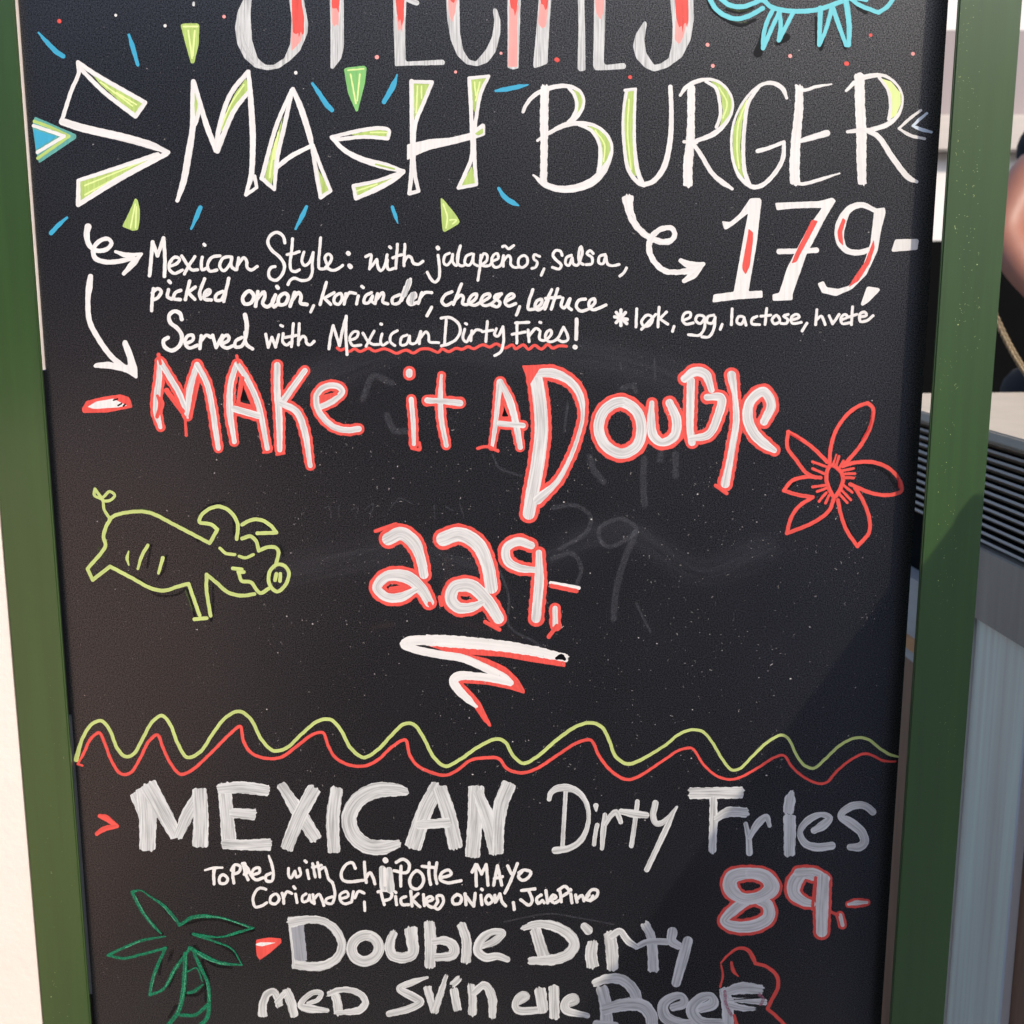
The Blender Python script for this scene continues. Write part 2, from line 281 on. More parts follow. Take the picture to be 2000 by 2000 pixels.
# ------------------------------------------------------------------ handwriting
TILES = {'A': (0, 0, 500), 'B': (400, 0, 500), 'C': (800, 0, 500), 'D': (1200, 0, 500), 'E': (1500, 0, 500), 'F': (1500, 500, 500),
 'G': (100, 400, 500), 'H': (500, 400, 400), 'I': (850, 400, 400), 'J': (1180, 350, 600), 'K': (600, 650, 500), 'L': (1000, 650, 600),
 'M': (140, 920, 500), 'N': (640, 980, 600), 'O': (130, 1380, 600), 'P': (380, 1640, 360), 'Q': (700, 1500, 500), 'R': (1050, 1380, 400),
 'S': (1300, 1380, 500), 'U': (1100, 1600, 500), 'V': (1450, 750, 350), 'W': (130, 1720, 430)}
DRAWING = r'''
@A
=triangle|small teal, lime and blue triangle left of the word SMASH
T F 262,880 575,1015 575,1045 295,1232 272,1150 245,950
G 24 258,915 390,965 520,1028 | 285,1195
W 26 252,948 485,1027 | 282,1150
B F 250,975 430,1030 275,1130
=dash
B 36 290,245,14 360,325,34 430,395,38 478,425,34
=dash
B 36 972,262,18 1000,350,36 1040,490,26
=dash
B 36 505,1642,18 440,1700,34 385,1760,34
=dash
B 36 1512,1565,34 1490,1620,36 1443,1728,18
=wedge
G F 1362,190 1380,178 1490,175 1505,190 1500,330 1465,478 1440,478 1405,350
L 14 1385,200 1490,200 ; 1420,230 1450,440 ; 1470,230 1455,420
=wedge
G F 1020,1495 1040,1510 1055,1580 1055,1650 1042,1735 1000,1742 922,1710 975,1600
L 12 1020,1540 985,1720 ; 1030,1560 1022,1720
=letter|letter S of SMASH, white outline filled with lime green
G F 680,545 1080,775 1020,865 930,790 760,640
L 12 760,620 1000,800 ; 880,700 1030,790
W 34 588,468,30 700,548 1095,775 | 1022,878 | 780,690,34 600,510,30
W 30 588,480 594,550 540,680 468,905
W 56 470,918,56 620,965,60 900,1030,60 1120,1090,58 1270,1150,34
G F 600,1370 1180,1175 900,1350 610,1530
L 12 640,1400 1100,1210 ; 640,1470 900,1330
W 34 1255,1160,40 900,1350,44 590,1545,36 | 592,1362,28 | 900,1262,32 1190,1165,36
=letter|letter M of SMASH, white outline filled with lime green
G F 1462,680 1505,780 1465,940 1450,900
G F 1640,1040 1700,870 1765,720 1855,590 1880,670 1750,830 1690,970
L 12 1840,640 1740,790 1670,960
W 36 1457,612,32 1452,800,32 1455,950,44 1420,1180,52 1385,1370,48 1338,1515,30
W 36 1463,612,30 1510,780,34 1560,950,42 1632,1135,40 | 1655,960,36 1740,710,36 1872,542,36
W 36 1508,790,30 1480,920,30 1458,960,30
W 36 1640,1140,40 1705,970,38 1770,830,36 1888,680,28
W 40 1874,540,30 1885,650,36 1895,800,44 1907,1000,46 1906,1180,42 1896,1320,40 1856,1470,28 | 1938,1415,24 | 1920,1330,30
@B
=letter|bottom of the cut off letter S of SPECIALS, grey and red
w F 300,-20 250,80 228,210 245,330 300,440 380,510 470,530 560,515 640,460 720,380 775,250 780,180 745,-20 635,-20 655,150 645,330 600,440 520,490 460,490 400,440 355,300 345,100 355,-20
w 12 260,200 300,380 400,490 520,510 ; 290,80 300,300 370,440
K F 665,200 748,220 725,310 690,350 655,385 650,300
R F 655,-20 725,-20 750,130 748,250 735,265 725,235 710,285 705,245 690,260 665,245 660,150
=letter|foot of the letter P of SPECIALS, grey and red
w F 942,-20 1048,-20 1050,350 1030,440 970,520 948,515 950,200
K F 958,40 1012,60 1008,200 990,180 975,205 960,170
R F 955,-20 1018,-20 1012,100 995,60 975,65 958,60
=letter|foot of the letter E of SPECIALS, white and red
w F 1422,-20 1522,-20 1512,200 1515,455 1530,465 1800,450 1815,470 1805,490 1520,495 1435,500 1425,200
w 40 1530,-5 1600,22
K F 1445,120 1500,150 1488,250 1475,210 1465,240 1452,180
R F 1440,-20 1505,-20 1502,150 1485,200 1475,140 1462,170 1448,90
@C
=letter|bottom of the letter C of SPECIALS, grey and pink
w F 275,-20 285,150 310,300 360,420 430,485 510,500 590,470 650,390 685,250 685,150 660,70 635,60 628,85 640,150 625,270 580,370 500,465 450,450 405,380 380,250 375,-20
K F 290,-20 362,-20 345,90 318,172 298,100
R F 300,-20 350,-20 335,25 312,10
=letter|foot of the letter I of SPECIALS, pink and red
w F 737,-20 840,-20 830,250 822,515 780,525 738,510 740,200
K F 755,40 822,40 812,200 815,505 745,505 750,200
R F 750,-20 818,-20 810,70 795,125 785,70 765,60
=letter|left leg of the letter A of SPECIALS, grey and pink
w F 975,-20 1070,-20 1055,200 1040,480 990,500 940,515 932,490 955,250
K F 980,20 1048,50 1028,200 1000,215 972,180
R F 985,-20 1048,-20 1040,60 1025,80 1010,35 990,30
=letter|right leg of the letter A of SPECIALS, thin and white
w F 1270,-20 1318,-20 1325,300 1328,530 1285,540 1267,520 1275,200
=letter|foot of the letter L of SPECIALS, white and pink
w F 1392,-20 1478,-20 1475,200 1465,470 1480,490 1620,475 1635,495 1625,520 1500,528 1400,530 1385,500 1390,200
K F 1395,-20 1470,-20 1465,90 1440,150 1410,100
@D
=letter|bottom of the last letter S of SPECIALS, white and red
w F 240,165 245,185 225,300 240,400 300,490 350,480 410,440 435,330 440,200 420,-20 595,-20 600,150 575,300 510,430 400,510 300,540 230,510 165,440 140,350 160,260 225,160
K F 460,150 552,160 520,280 490,335 455,300
R F 455,-20 555,-20 560,150 548,210 540,170 525,180 515,250 508,190 490,210 468,140
@B
=letter|letter A of SMASH, white outline filled with lime green
G F 590,880 560,1050 530,1250 505,1400 450,1345 500,1150
L 14 540,1050 500,1250 490,1340 ; 555,1000 520,1200
G F 850,1270 945,1430 880,1475
W 34 655,680,28 540,950,32 430,1345,34 | 525,1430,26 | 545,1200,34 600,950,34 655,700,30
W 40 665,672,34 730,830,46 790,1020,44 810,1110,30
W 34 808,1100,30 850,1350,34 875,1490,30 | 950,1440,26 | 880,1270,28 815,1100,30
W 34 545,1260,34 650,1180,36 815,1095,30
=letter|small letter S of SMASH, white outline filled with lime green
G F 1100,1015 1270,980 1380,985 1380,1035 1200,1035
L 12 1250,1000 1370,1000
G F 1125,1405 1450,1320 1290,1430 1145,1490
L 12 1150,1440 1300,1390
W 30 955,1035,28 1200,980,30 1340,968,30 1390,985,28 1380,1045,28 | 1200,1033,28 980,1055,30
W 40 960,1040,30 1050,1130,36 1180,1200,44 1350,1250,54 1500,1292,30
G 14 1290,1240 1430,1275
W 34 1500,1300,30 1420,1360,36 1290,1430,40 1140,1498,30 | 1122,1403,28 | 1300,1365,26 1460,1310,30
=dash
B 36 812,630,20 860,700,34 920,790,40 960,832,34
=dash
B 36 1452,565,12 1420,650,44 1352,770,34
=dash
B 36 768,1560,24 740,1620,36 685,1728,18
=dash
B 30 1415,1562,24 1435,1620,30 1457,1685,10
=wedge|darker green wedge between the letters A and S of SMASH
H F 1050,520 1075,510 1200,495 1222,510 1210,620 1180,740 1155,840 1140,842 1080,700
L 12 1080,530 1200,520 ; 1100,560 1140,780 ; 1170,560 1150,760
=wedge
G F 1780,1492 1800,1505 1880,1600 1925,1670 1915,1690 1810,1752 1795,1740 1785,1620
L 12 1800,1540 1830,1640 1820,1720 ; 1850,1660 1900,1660 1870,1690
@C
=letter|letter H of SMASH, white outline filled with lime green
G F 25,630 160,635 90,790 40,930
L 12 60,650 50,850 ; 90,650 90,740
W 34 15,612,34 18,900,34 20,1100,34 15,1300,34 -2,1460,30 | 68,1442,28 | 42,1330,30 30,1150,32 45,930,30 100,790,30 170,620,28 | 10,616,26
W F -20,1092 0,1085 150,1050 300,1040 450,1005 550,930 570,940 570,1020 500,1045 350,1085 150,1130 20,1185 -20,1210
G F 455,590 590,585 520,720 490,850 470,800
L 12 490,620 500,720 ; 530,620 500,760
G F 470,1250 500,1385 385,1410
W 34 450,590,30 460,750,30 470,1000,30 470,1180,32 420,1310,30 368,1418,28 | 505,1393,24 | 490,1200,30 490,1000,28 508,850,28 538,700,28 598,575,24 | 450,590,26
G F 490,1010 552,965 555,1005 520,1022
=dash
B 36 650,685,20 720,675,36 820,655,34 893,640,12
=dash
B 36 672,1422,24 720,1490,38 780,1530,38 822,1550,14
=letter|letter B of BURGER, white with a lime green bowl
G F 1225,650 1295,690 1320,760 1295,840 1245,900 1262,790 1245,700
G F 1340,945 1440,975 1515,1070 1510,1170 1465,1285 1440,1290 1455,1100 1400,1000
L 12 1400,985 1470,1090 1465,1220
W 36 855,845,24 880,790,28 940,720,32 1040,670,36 1150,648,34 1230,658,28 1290,695,24 1315,765,22 1290,845,26 1240,900,36 1190,940,34
W 30 1200,660,26 1245,720,26 1262,800,26 1235,880,30 1180,945,30
W 40 965,1060,22 1060,1000,30 1170,945,40 1280,930,34 1400,950,26 1490,1020,26 1527,1110,22 1505,1210,36 1450,1300,60 1380,1370,64 1250,1420,58 1120,1425,50 1020,1390,46 935,1322,18
W 30 1280,940,26 1370,985,26 1430,1080,28 1440,1200,34 1425,1300,30
W 60f 1020,655,64 1015,900,64 1015,1100,56 1010,1375,52
@D
=letter|letter U of BURGER, white with a lime green stem
G F 80,680 160,675 148,900 150,1100 170,1330 120,1320 75,1150 68,900
L 12 110,750 100,1000 125,1280
W 30 92,685,26 68,850,20 72,1080,24 110,1290,30 180,1378,34 225,1398,34
W 34 158,680,22 150,900,24 152,1100,26 175,1290,36 215,1395,36
W 24 80,682 160,672
W 40 215,1395,34 290,1370,38 370,1270,44 418,1080,40 430,850,34 422,655,34
=letter|first letter R of BURGER, white with a lime green bowl
G F 715,600 800,635 870,700 893,780 870,870 795,960 820,840 805,730 760,650
L 12 790,660 850,780 820,890
W 34 497,720,22 540,660,32 620,615,34 710,598,24 790,620,22 860,685,20 893,770,18 880,860,22 830,940,32 750,1010,40 600,1070,30
W 28 690,615,24 765,665,26 795,770,26 800,870,26 770,960,26
W 60f 580,650,60 578,900,56 572,1070,66 555,1250,72 555,1400,72
W 28 525,1070,24 620,1075,28
W 34 600,1090,30 660,1180,34 740,1310,34 820,1380,40 890,1425,24
=letter|letter G of BURGER, white with a lime green side
G F 1075,665 1000,780 965,920 950,1100 960,1250 985,1385 930,1340 890,1180 895,980 960,800
L 12 1000,760 940,920 925,1100 940,1270
W 34 1300,740,24 1270,670,36 1200,628,32 1130,632,28 1050,680,20 960,790,18 900,930,18 882,1080,18 900,1230,22 950,1340,30 1040,1410,34 1110,1400,34 1200,1320,34 1270,1200,34 1280,1072,28 | 1150,1122,30 1080,1140,34
W 34 1090,655,26 1010,780,28 982,950,30 972,1150,30 985,1300,32 1020,1400,34
=letter|letter E of BURGER, plain white
W 60f 1397,655,60 1390,850,66 1370,1050,72 1360,1250,78 1362,1385,76
W 26 1370,645,20 1430,680,26 1520,655,24 1640,635,12
W 40 1400,1065,34 1500,1035,44 1605,1005,50
W 30 1340,1378,20 1420,1388,26 1550,1355,26 1700,1308,12
@E
=letter|last letter R of BURGER, white with a pale lime bowl
L F 850,590 930,615 1000,700 1005,780 965,870 915,905 935,780 905,670
W 60f 690,565,76 695,800,76 705,1000,78 705,1200,74 710,1385,66
W 30 590,685,20 650,625,34
W 34 700,590,40 790,570,36 880,572,24 960,625,20 1008,700,18 1014,780,18 980,870,28 900,940,38 780,980,36
W 26 840,585,24 905,680,24 925,800,24 912,900,26
W 30 600,995,24 680,985,34 790,980,30
W 40 740,985,32 830,1030,40 940,1190,44 1060,1340,44 1122,1372,26
=arrow_mark|double white arrowhead right of the word BURGER
W 24 1155,832,18 1070,895,24 988,970,18 | 1070,1020,26 1183,1047,20
V 24 1200,855,18 1145,900,24 1092,950,18 | 1150,975,28 1233,997,20
@D
=burger_doodle|cut off cyan doodle with zigzag legs at the top of the board
k 60 1085,400,70 1105,300,30 1130,200,20 ; 1230,330,30 1300,280,60 ; 1560,370,30 1570,300,40 ; 1520,130,20 1530,330,30 ; 1700,230,20 1745,360,30
k 26 700,-10 740,70 830,140 950,190 1060,150 ; 850,70 950,90 1040,60 ; 1840,60 1900,95
h 10 860,60 940,85 1030,70 ; 900,160 1000,170
c 36 715,-20 760,60 830,115 920,142 1010,122 1120,62 ; 790,-20 870,38 970,50 1060,20 1115,0 1180,50 1260,75 1380,85 1520,75 1650,35 1760,-10
c 32 1195,75 1150,170 1125,270 1122,365 | 1180,230 1245,90 | 1255,200 1240,305 | 1300,190 1350,90
c 34 1555,60,40 1545,340,30 | 1590,240,30 1645,50,36 | 1690,180,34 1748,340,30 | 1768,340,34 | 1772,200,40 1745,-20,44
c 32 1770,-20 1850,38 1932,72 1992,95 | 2060,50 2110,-20 ; 1800,-20 1900,0
@A
=dot
R 32 446,158 449,162
=dot
W 22 873,114 874,116
=dot
W 22 1246,193 1247,196
=dot
w 18 1462,20 1462,38
=dot
K 26 1690,125 1692,126
@B
=dot
K 32 1298,431 1300,432
=dot
W 24 686,548 687,551
=dot
K 24 1893,542 1894,543
@C
=dot
K 22 690,400 691,401
=dot
R 34 1108,450 1116,453
=dot
R 28 1664,581 1666,583
@D
=dot
K 28 702,337 704,339
=dot
K 28 742,496 744,498
=dot
K 28 1325,422 1327,424
=dot
R 32 1749,479 1757,481
@E
=dot
R 26 774,265 776,266
=dot
K 28 1093,405 1095,406
@J
=arrow_mark|curly white arrow pointing at the price 179
W 40f 147,108,74 160,200,52 200,290,42 290,370,40 390,395,38 440,365,32 430,312,32 370,310,34 310,350,36 282,430,38 310,510,36 380,575,36 460,585,34 560,572,40
W 40 482,512,30 540,540,50 625,533,24 | 560,600,50 502,640,28
=digit|digit 1 of the price 179, white with a red stripe
W F 740,262 790,270 850,220 915,125 925,120 980,118 990,135 960,400 908,705 995,700 997,745 845,755 680,775 688,725 815,708 870,400 905,215 830,275 772,315 755,315
R F 908,310 938,335 935,400 915,550 890,600 870,570 868,540 900,370
=digit|digit 7 of the price 179, white with a red stripe
W F 1075,150 1090,148 1350,138 1435,115 1458,135 1400,230 1270,480 1200,680 1185,725 1185,760 1060,765 1058,725 1100,715 1150,560 1190,480 1290,290 1370,180 1200,183 1085,195
W 34 1100,455 1220,452 1335,447
R F 1305,255 1345,262 1310,330 1240,460 1210,520 1178,530 1200,470 1260,350
=digit|digit 9 of the price 179, white with red stripes
W 40 1700,195,30 1620,162,36 1540,190,44 1487,290,64 1482,380,56 1520,445,38 1600,462,36 1700,430,30
W F 1700,185 1765,178 1770,210 1740,330 1720,450 1650,600 1560,690 1460,735 1370,715 1342,655 1380,640 1400,680 1470,690 1540,670 1630,540 1675,400
R F 1500,242 1520,258 1498,330 1505,420 1475,390 1466,330
R F 1695,380 1702,430 1670,530 1600,640 1535,680 1570,620 1640,520
=comma|white comma of the price 179
W F 1652,678 1665,675 1728,685 1735,698 1660,775 1625,797 1613,787
@E
=price_dash|white dash of the price 179 at the edge of the board
W F 960,1806 1125,1803 1138,1812 1128,1885 940,1900 932,1890
@J
=word|small handwritten asterisk and the word løk
W 21 105,822 105,920 ; 65,865 145,882 ; 75,838 142,908 ; 135,838 75,902
W 18 205,815 200,930 ; 260,862 235,895 250,925 285,918 305,880 285,855 258,860 ; 325,850 235,945 ; 345,805 338,930 ; 392,835 350,878 | 400,912 ; 440,925 430,957
=word|small handwritten word egg
W 18 492,888 540,868 540,838 510,842 492,880 515,912 560,903 ; 625,862 588,858 575,888 605,908 630,868 | 632,930 600,980 530,978 ; 690,855 652,865 648,900 680,905 698,868 | 690,940 660,990 615,992 ; 742,912 730,945
=word|small handwritten word lactose
W 18 805,815 800,915 ; 878,868 845,865 835,900 862,912 880,870 | 892,918 ; 962,862 932,878 928,908 978,915 ; 1022,812 1012,915 ; 985,862 1048,855 ; 1085,855 1055,885 1072,910 1105,892 1088,858 ; 1158,850 1128,862 1155,882 1145,907 1112,907 ; 1172,887 1228,868 1212,850 1180,865 1182,905 1240,900 ; 1275,905 1245,955
=word|small handwritten word hvete
W 18 1338,820 1330,915 ; 1332,888 1365,862 1380,885 1390,915 ; 1415,858 1437,910 | 1478,850 ; 1490,885 1530,868 1515,850 1490,870 1497,908 1542,903 ; 1562,802 1555,915 ; 1535,868 1590,850 ; 1607,868 1650,855 1638,835 1608,850 1612,895 1650,890 1692,858
@G
=arrow_mark|curly white arrow left of the words Mexican Style
W 40 278,165,50 268,220,46 285,300,38 340,345,34 420,335,34 455,290,30 430,257,30 370,270,32 320,330,34 330,400,38 400,430,36 500,428,36 620,400,36
W 40 485,352,22 560,378,38 683,370,20 | 620,440,50 548,520,30
=arrow_mark|long white arrow pointing down to MAKE IT A DOUBLE
W 40 297,540,40 287,620,50 277,720,38 290,880,40 350,1000,40 450,1140,40 560,1240,50
W F 318,1215 335,1195 430,1183 520,1205 580,1210 575,1160 535,1050 545,1022 570,1022 610,1110 650,1230 652,1305 640,1312 560,1262 450,1238 325,1228
=arrow_mark|short red dash with a white core before the word MAKE
R F 230,1540 265,1480 400,1448 520,1430 585,1450 600,1475 615,1530 420,1568 240,1572
W F 272,1525 340,1485 470,1462 500,1480 575,1515 500,1530 320,1540
k 12 470,1475 500,1465 ; 505,1515 530,1500 ; 545,1520 560,1505
=word|handwritten word Mexican at the start of the first line
W 28 742,535 755,400 765,280 | 802,385 | 848,250 | 858,400 855,540
W 24 890,465 945,445 970,410 935,395 898,430 890,485 930,518 990,492 ; 985,385 1020,440 1060,490 1105,490 ; 1085,390 1045,450 1005,522 ; 1140,395 1132,450 1140,490 1180,475 ; 1152,298 1160,306 ; 1275,385 1215,395 1180,450 1195,500 1250,492 ; 1355,395 1295,405 1272,465 1300,498 1345,455 1362,395 | 1360,465 1390,490 ; 1415,400 1400,490 ; 1408,455 1455,398 1475,425 1480,475 1510,492 1555,465
@H
=word|handwritten word Style in the first line
W 30 272,360 258,300 200,260 135,290 112,355 150,430 220,490 268,570 250,650 190,712 130,690 120,630 145,590 180,583
W 28 345,320 335,450 322,560 335,620 370,630 410,612 ; 293,470 350,460 408,442 ; 452,445 432,530 460,575 505,540 540,450 | 530,560 530,640 500,700 430,715 360,692 320,715 302,752 ; 610,310 598,450 590,550 598,600 640,605 675,585 650,500 680,465 712,485 700,540 655,590 ; 660,590 720,618 780,600 818,570 ; 868,455,44 874,462,44 ; 880,572,40 892,587,44
=word|handwritten word with in the first line
W 28 1035,490 1085,468 1080,540 1070,605 | 1105,560 1140,515 | 1150,585 1175,622 1208,590 1238,470 ; 1242,520 1235,570 1255,612 1300,600 ; 1258,395 1272,408 ; 1335,372 1318,600 ; 1290,500 1340,480 1380,470 ; 1405,372 1395,575 ; 1395,545 1435,485 1465,500 1485,550 1530,562 1575,532
@I
=word|handwritten word jalapeños in the first line
W 28 27,475 40,600 35,690 0,730 -40,700 -75,635 ; 22,403,40 30,412,40
W 26 135,455 92,480 82,545 110,570 150,525 165,465 | 168,545 200,572 222,450 238,385 | 212,470 212,550 250,578 290,560 ; 345,460 290,490 282,555 320,572 352,520 362,465 | 362,550 400,575 ; 430,475 425,560 402,712 ; 425,525 460,460 492,480 480,535 435,570 510,572 545,530 595,505 585,460 550,475 532,535 560,588 615,575 645,480 | 642,580 ; 645,530 690,478 712,505 712,560 745,590 800,585 ; 635,395 660,388 690,415 742,383 ; 835,478 792,505 785,570 820,592 865,560 868,500 835,478 ; 985,488 935,470 930,510 962,540 948,588 912,600 ; 1028,602 1000,665
=word|handwritten word salsa in the first line
W 27 1198,478 1180,437 1138,430 1110,478 1150,528 1190,570 1170,605 1105,590 ; 1285,475 1238,500 1230,555 1262,572 1292,500 | 1305,560 1340,572 1388,440 1375,393 1355,450 1362,540 1398,562 ; 1490,460 1460,430 1432,460 1480,500 1478,555 1425,565 ; 1605,470 1552,485 1545,548 1580,557 1610,485 | 1628,560 1670,575 1735,562 ; 1803,595 1785,635 1742,672
@G
=word|handwritten word pickled in the second line
W 26 772,632 762,720 758,800 ; 762,665 805,632 830,655 805,700 765,718 ; 885,640 878,695 910,712 ; 888,576 900,588 ; 978,645 935,665 925,708 975,715 ; 1045,575 1012,715 ; 1088,620 1032,662 | 1085,715 ; 1158,558 1120,670 1130,712 ; 1150,695 1200,660 1192,640 1158,665 1160,712 1210,718 ; 1295,655 1250,675 1240,718 1280,718 1320,640 1340,555 | 1312,680 1302,730
=word|handwritten word onion in the second line
W 28 1495,650 1445,700 1460,748 1510,738 1528,685 1495,650 ; 1560,655 1542,765 ; 1550,715 1605,658 1612,695 1595,745 1630,770 1665,745 1692,680 | 1668,740 1680,770 1712,745 ; 1703,617 1712,628 ; 1765,668 1718,700 1720,752 1765,748 1788,690 1765,668 ; 1838,662 1802,765 ; 1818,720 1868,662 1885,690 1882,742 1930,752
@H
W 28 545,950 515,1012
=word|handwritten word koriander in the second line
W 30 665,730 632,840 605,940 ; 738,828 645,880 | 705,940 ; 800,838 748,860 738,922 778,938 812,890 800,838 ; 848,838 832,938 ; 840,890 885,828 940,838 ; 965,860 948,935 ; 998,768 1012,782 ; 1090,828 1035,860 1018,920 1060,925 1100,860 | 1092,910 1125,930 ; 1145,838 1122,932 ; 1135,895 1195,828 1205,860 1195,915 1245,935 ; 1355,848 1290,880 1288,930 1340,930 1400,850 1455,740 1458,700,26 ; 1410,780,40 1370,900,40 ; 1435,902 1505,870 1500,832 1460,855 1430,910 1460,942 1520,920 ; 1565,828 1530,932 ; 1545,885 1595,828 1658,828 ; 1658,965 1612,1048
w 40 1440,720,44 1400,850,50 ; 1480,850,60 1470,930,30
@I
=word|handwritten word cheese in the second line
W 30 158,820 95,850 62,910 100,950 160,920 ; 248,745 172,940 ; 185,900 245,852 268,880 255,930 300,940 385,880 392,842 345,855 315,925 365,948 430,920 512,870 512,842 465,850 428,920 470,952 540,925 625,840 | 575,850 560,880 612,920 590,962 530,945 ; 660,915 745,862 725,838 682,865 658,920 690,955 760,930 ; 798,960 765,1040
=word|handwritten word lettuce in the second line
W 30 922,800 880,930 880,985 925,985 1000,935 1005,890 962,905 940,965 970,992 1020,970 | 1100,800 ; 1035,985 1065,900 ; 1040,882 1180,870 ; 1155,792 1095,985 ; 1205,880 1190,950 1215,975 1272,885 | 1255,960 1285,990 ; 1418,890 1355,900 1332,965 1375,1002 1440,985 1505,925 1500,885 1460,905 1450,955 1490,990 1560,968 1612,945
@G
=word|handwritten word Served in the third line
W 30 985,865 972,820 930,803 890,835 900,890 950,930 985,985 970,1060 910,1100 855,1070 848,1025 882,1002
W 26 1010,1050 1070,1020 1068,985 1030,990 1008,1040 1040,1080 1105,1060 ; 1132,988 1122,1085 ; 1125,1035 1170,985 1205,1000 ; 1218,985 1245,1078 | 1292,985 ; 1290,1052 1342,1015 1332,985 1298,1000 1285,1060 1325,1080 1378,1062 ; 1440,1000 1392,1030 1388,1070 1435,1068 1468,1000 1475,900,34 1462,830,34 ; 1462,960 1472,1050 1520,1088
@H
=word|handwritten word with in the third line
W 28 92,1220 115,1345 | 150,1250 | 185,1342 | 215,1225 ; 258,1215 252,1290 290,1325 320,1300 ; 232,1136 252,1146 ; 352,1120 335,1338 ; 275,1252 380,1232 ; 408,1120 400,1322 ; 400,1290 440,1240 468,1255 478,1305 510,1322 548,1288
@H
=word|handwritten word Mexican in the third line, underlined in red
W 28 688,1360 702,1250 728,1140 | 760,1240 788,1330 | 815,1190 852,1050 | 848,1250 860,1412
W 26 882,1282 955,1245 962,1200 920,1198 882,1265 915,1328 990,1322 ; 1008,1210 1060,1290 1100,1315 1160,1318 ; 1115,1190 1038,1335 ; 1190,1218 1175,1295 1195,1325 1240,1300 ; 1176,1124,32 1184,1127,32 ; 1335,1188 1280,1220 1265,1290 1310,1328 ; 1425,1228 1375,1250 1365,1318 1415,1318 1450,1238 | 1455,1305 1505,1305 1555,1195 | 1540,1310 ; 1545,1260 1605,1198 1628,1225 1635,1290 1725,1300
@I
=word|handwritten word Dirty in the third line, underlined in red
W 27 105,1080 95,1200 88,1320 ; 55,1070 130,1062 210,1110 238,1180 205,1260 130,1310 58,1332 ; 278,1172 262,1265 295,1292 335,1230 ; 285,1118 297,1126 ; 345,1188 335,1282 ; 340,1235 385,1180 435,1185 ; 492,1100 478,1292 ; 443,1198 545,1182 ; 578,1168 560,1225 590,1240 640,1150 | 645,1290 615,1390 560,1422
=word|handwritten word Fries in the third line, underlined in red
W 27 772,1110 770,1305 ; 758,1115 885,1108 ; 725,1222 850,1200 ; 875,1180 885,1292 ; 880,1245 950,1165 978,1180 ; 990,1190 985,1265 1025,1280 1095,1222 1090,1182 1055,1198 1040,1260 1080,1292 1145,1270 1210,1155 | 1245,1220 1250,1275 1205,1292 1155,1270 ; 985,1108 997,1112
W 36 1335,1080 1330,1268 ; 1316,1340,44 1324,1343,44
=underline|thin wavy red line under Mexican Dirty Fries
R 28 @H 765,1350 800,1372 840,1358 880,1385 930,1358 980,1385 1060,1352 1120,1380 1200,1358 1260,1372 1320,1400 1420,1370 1480,1398 1560,1360 1640,1362 1720,1392 @I 60,1360 130,1385 200,1352 250,1365 310,1338 360,1358 450,1320 510,1342 580,1312 650,1352 730,1322 760,1358 830,1320 880,1362 940,1325 1000,1362 1060,1318 1110,1352 1170,1330 1240,1335
@G
=letter|letter M of MAKE, white core with a red outline
O 42 26 815,1180,30 815,1300,44 800,1420,50 795,1560,50 825,1680,30 ; 820,1180 900,1310 970,1430 1030,1600,30 ; 1030,1600,30 1045,1400,50 1100,1205,40 ; 1100,1205 1175,1350 1220,1560 1240,1700 1262,1840,34
R 34 800,1440,20 830,1500,50 800,1600,30 ; 1010,1600,20 1020,1740,24 ; 870,1400,40 990,1560,40 ; 1110,1330,30 1050,1600,30 ; 810,1130,30 825,1200,20
=letter|first letter A of MAKE, white core with a red outline
O 44 26 1400,1200,40 1355,1350 1348,1550,50 1382,1790,34 ; 1405,1200,40 1480,1320 1560,1500 1632,1840,36 ; 1380,1540,50 1560,1590,50
R 34 1440,1310,40 1410,1500,30 | 1530,1530,30 | 1470,1380,30 ; 1400,1140,24 1410,1190,20 ; 1600,1870,20 1660,1860,20
k F 1448,1385 1490,1480 1425,1475
=letter|letter K of MAKE, white core with a red outline
O 50 26 1705,1210,50 1705,1400 1720,1600 1725,1850,40 ; 1915,1250,40 1750,1480 ; 1740,1500 1850,1560 1910,1700 1955,1970,34
R 20 1700,1885 1760,1875
@K
=letter|letter e of MAKE, white core with a red outline
O 46 26 100,560,44 200,510 265,440 220,400 130,410 72,470 75,560 120,640 200,710 300,735 390,725
R F 85,475 215,448 235,465 110,530
=letter|letter i of IT, white core with a red outline
O 36 26 770,295,50 770,315,50 ; 785,500 800,680 805,840,30
R 26 790,870 850,880 845,830
=letter|letter t of IT, white core with a red outline
O 40 26 1012,320,20 1005,500,40 1012,650,40 1050,850,34 ; 905,510,44 1000,515 1155,530,50
=letter|lone letter A before the word DOUBLE, white core with a red outline
O 40 24 1455,370,50 1440,500,40 1420,700,34 1395,860,26 ; 1460,370,40 1530,520,56 1578,700,50 1608,865,40 ; 1450,685,44 1630,700,40
R 24 1475,500,20 1530,640,20 | 1465,640,20 | 1478,520,20 ; 1285,872 1360,858 1440,892
k F 1487,572 1520,632 1468,632
@L
=letter|tall letter D of DOUBLE, white core with a red outline
O 80 28 150,275,80 170,400,84 185,600,84 165,800,84 130,1000,84 105,1140,76 ; 130,255,50 260,255,60 370,310,50 430,400,44 445,520,24 420,640,24 360,800,26 280,940,34 160,1050,60
R F 62,205 190,200 110,330
=letter|letter o of DOUBLE, white core with a red outline
O 66 28 680,435 780,490 815,600 785,710 690,760 590,710 545,600 580,490 680,435
=letter|letter u of DOUBLE, white core with a red outline
O 50 28 880,440,30 875,550,50 890,650,60 945,690,50 1020,650,60 1035,550,60 990,440,50
=letter|letter b of DOUBLE, white core with a red outline
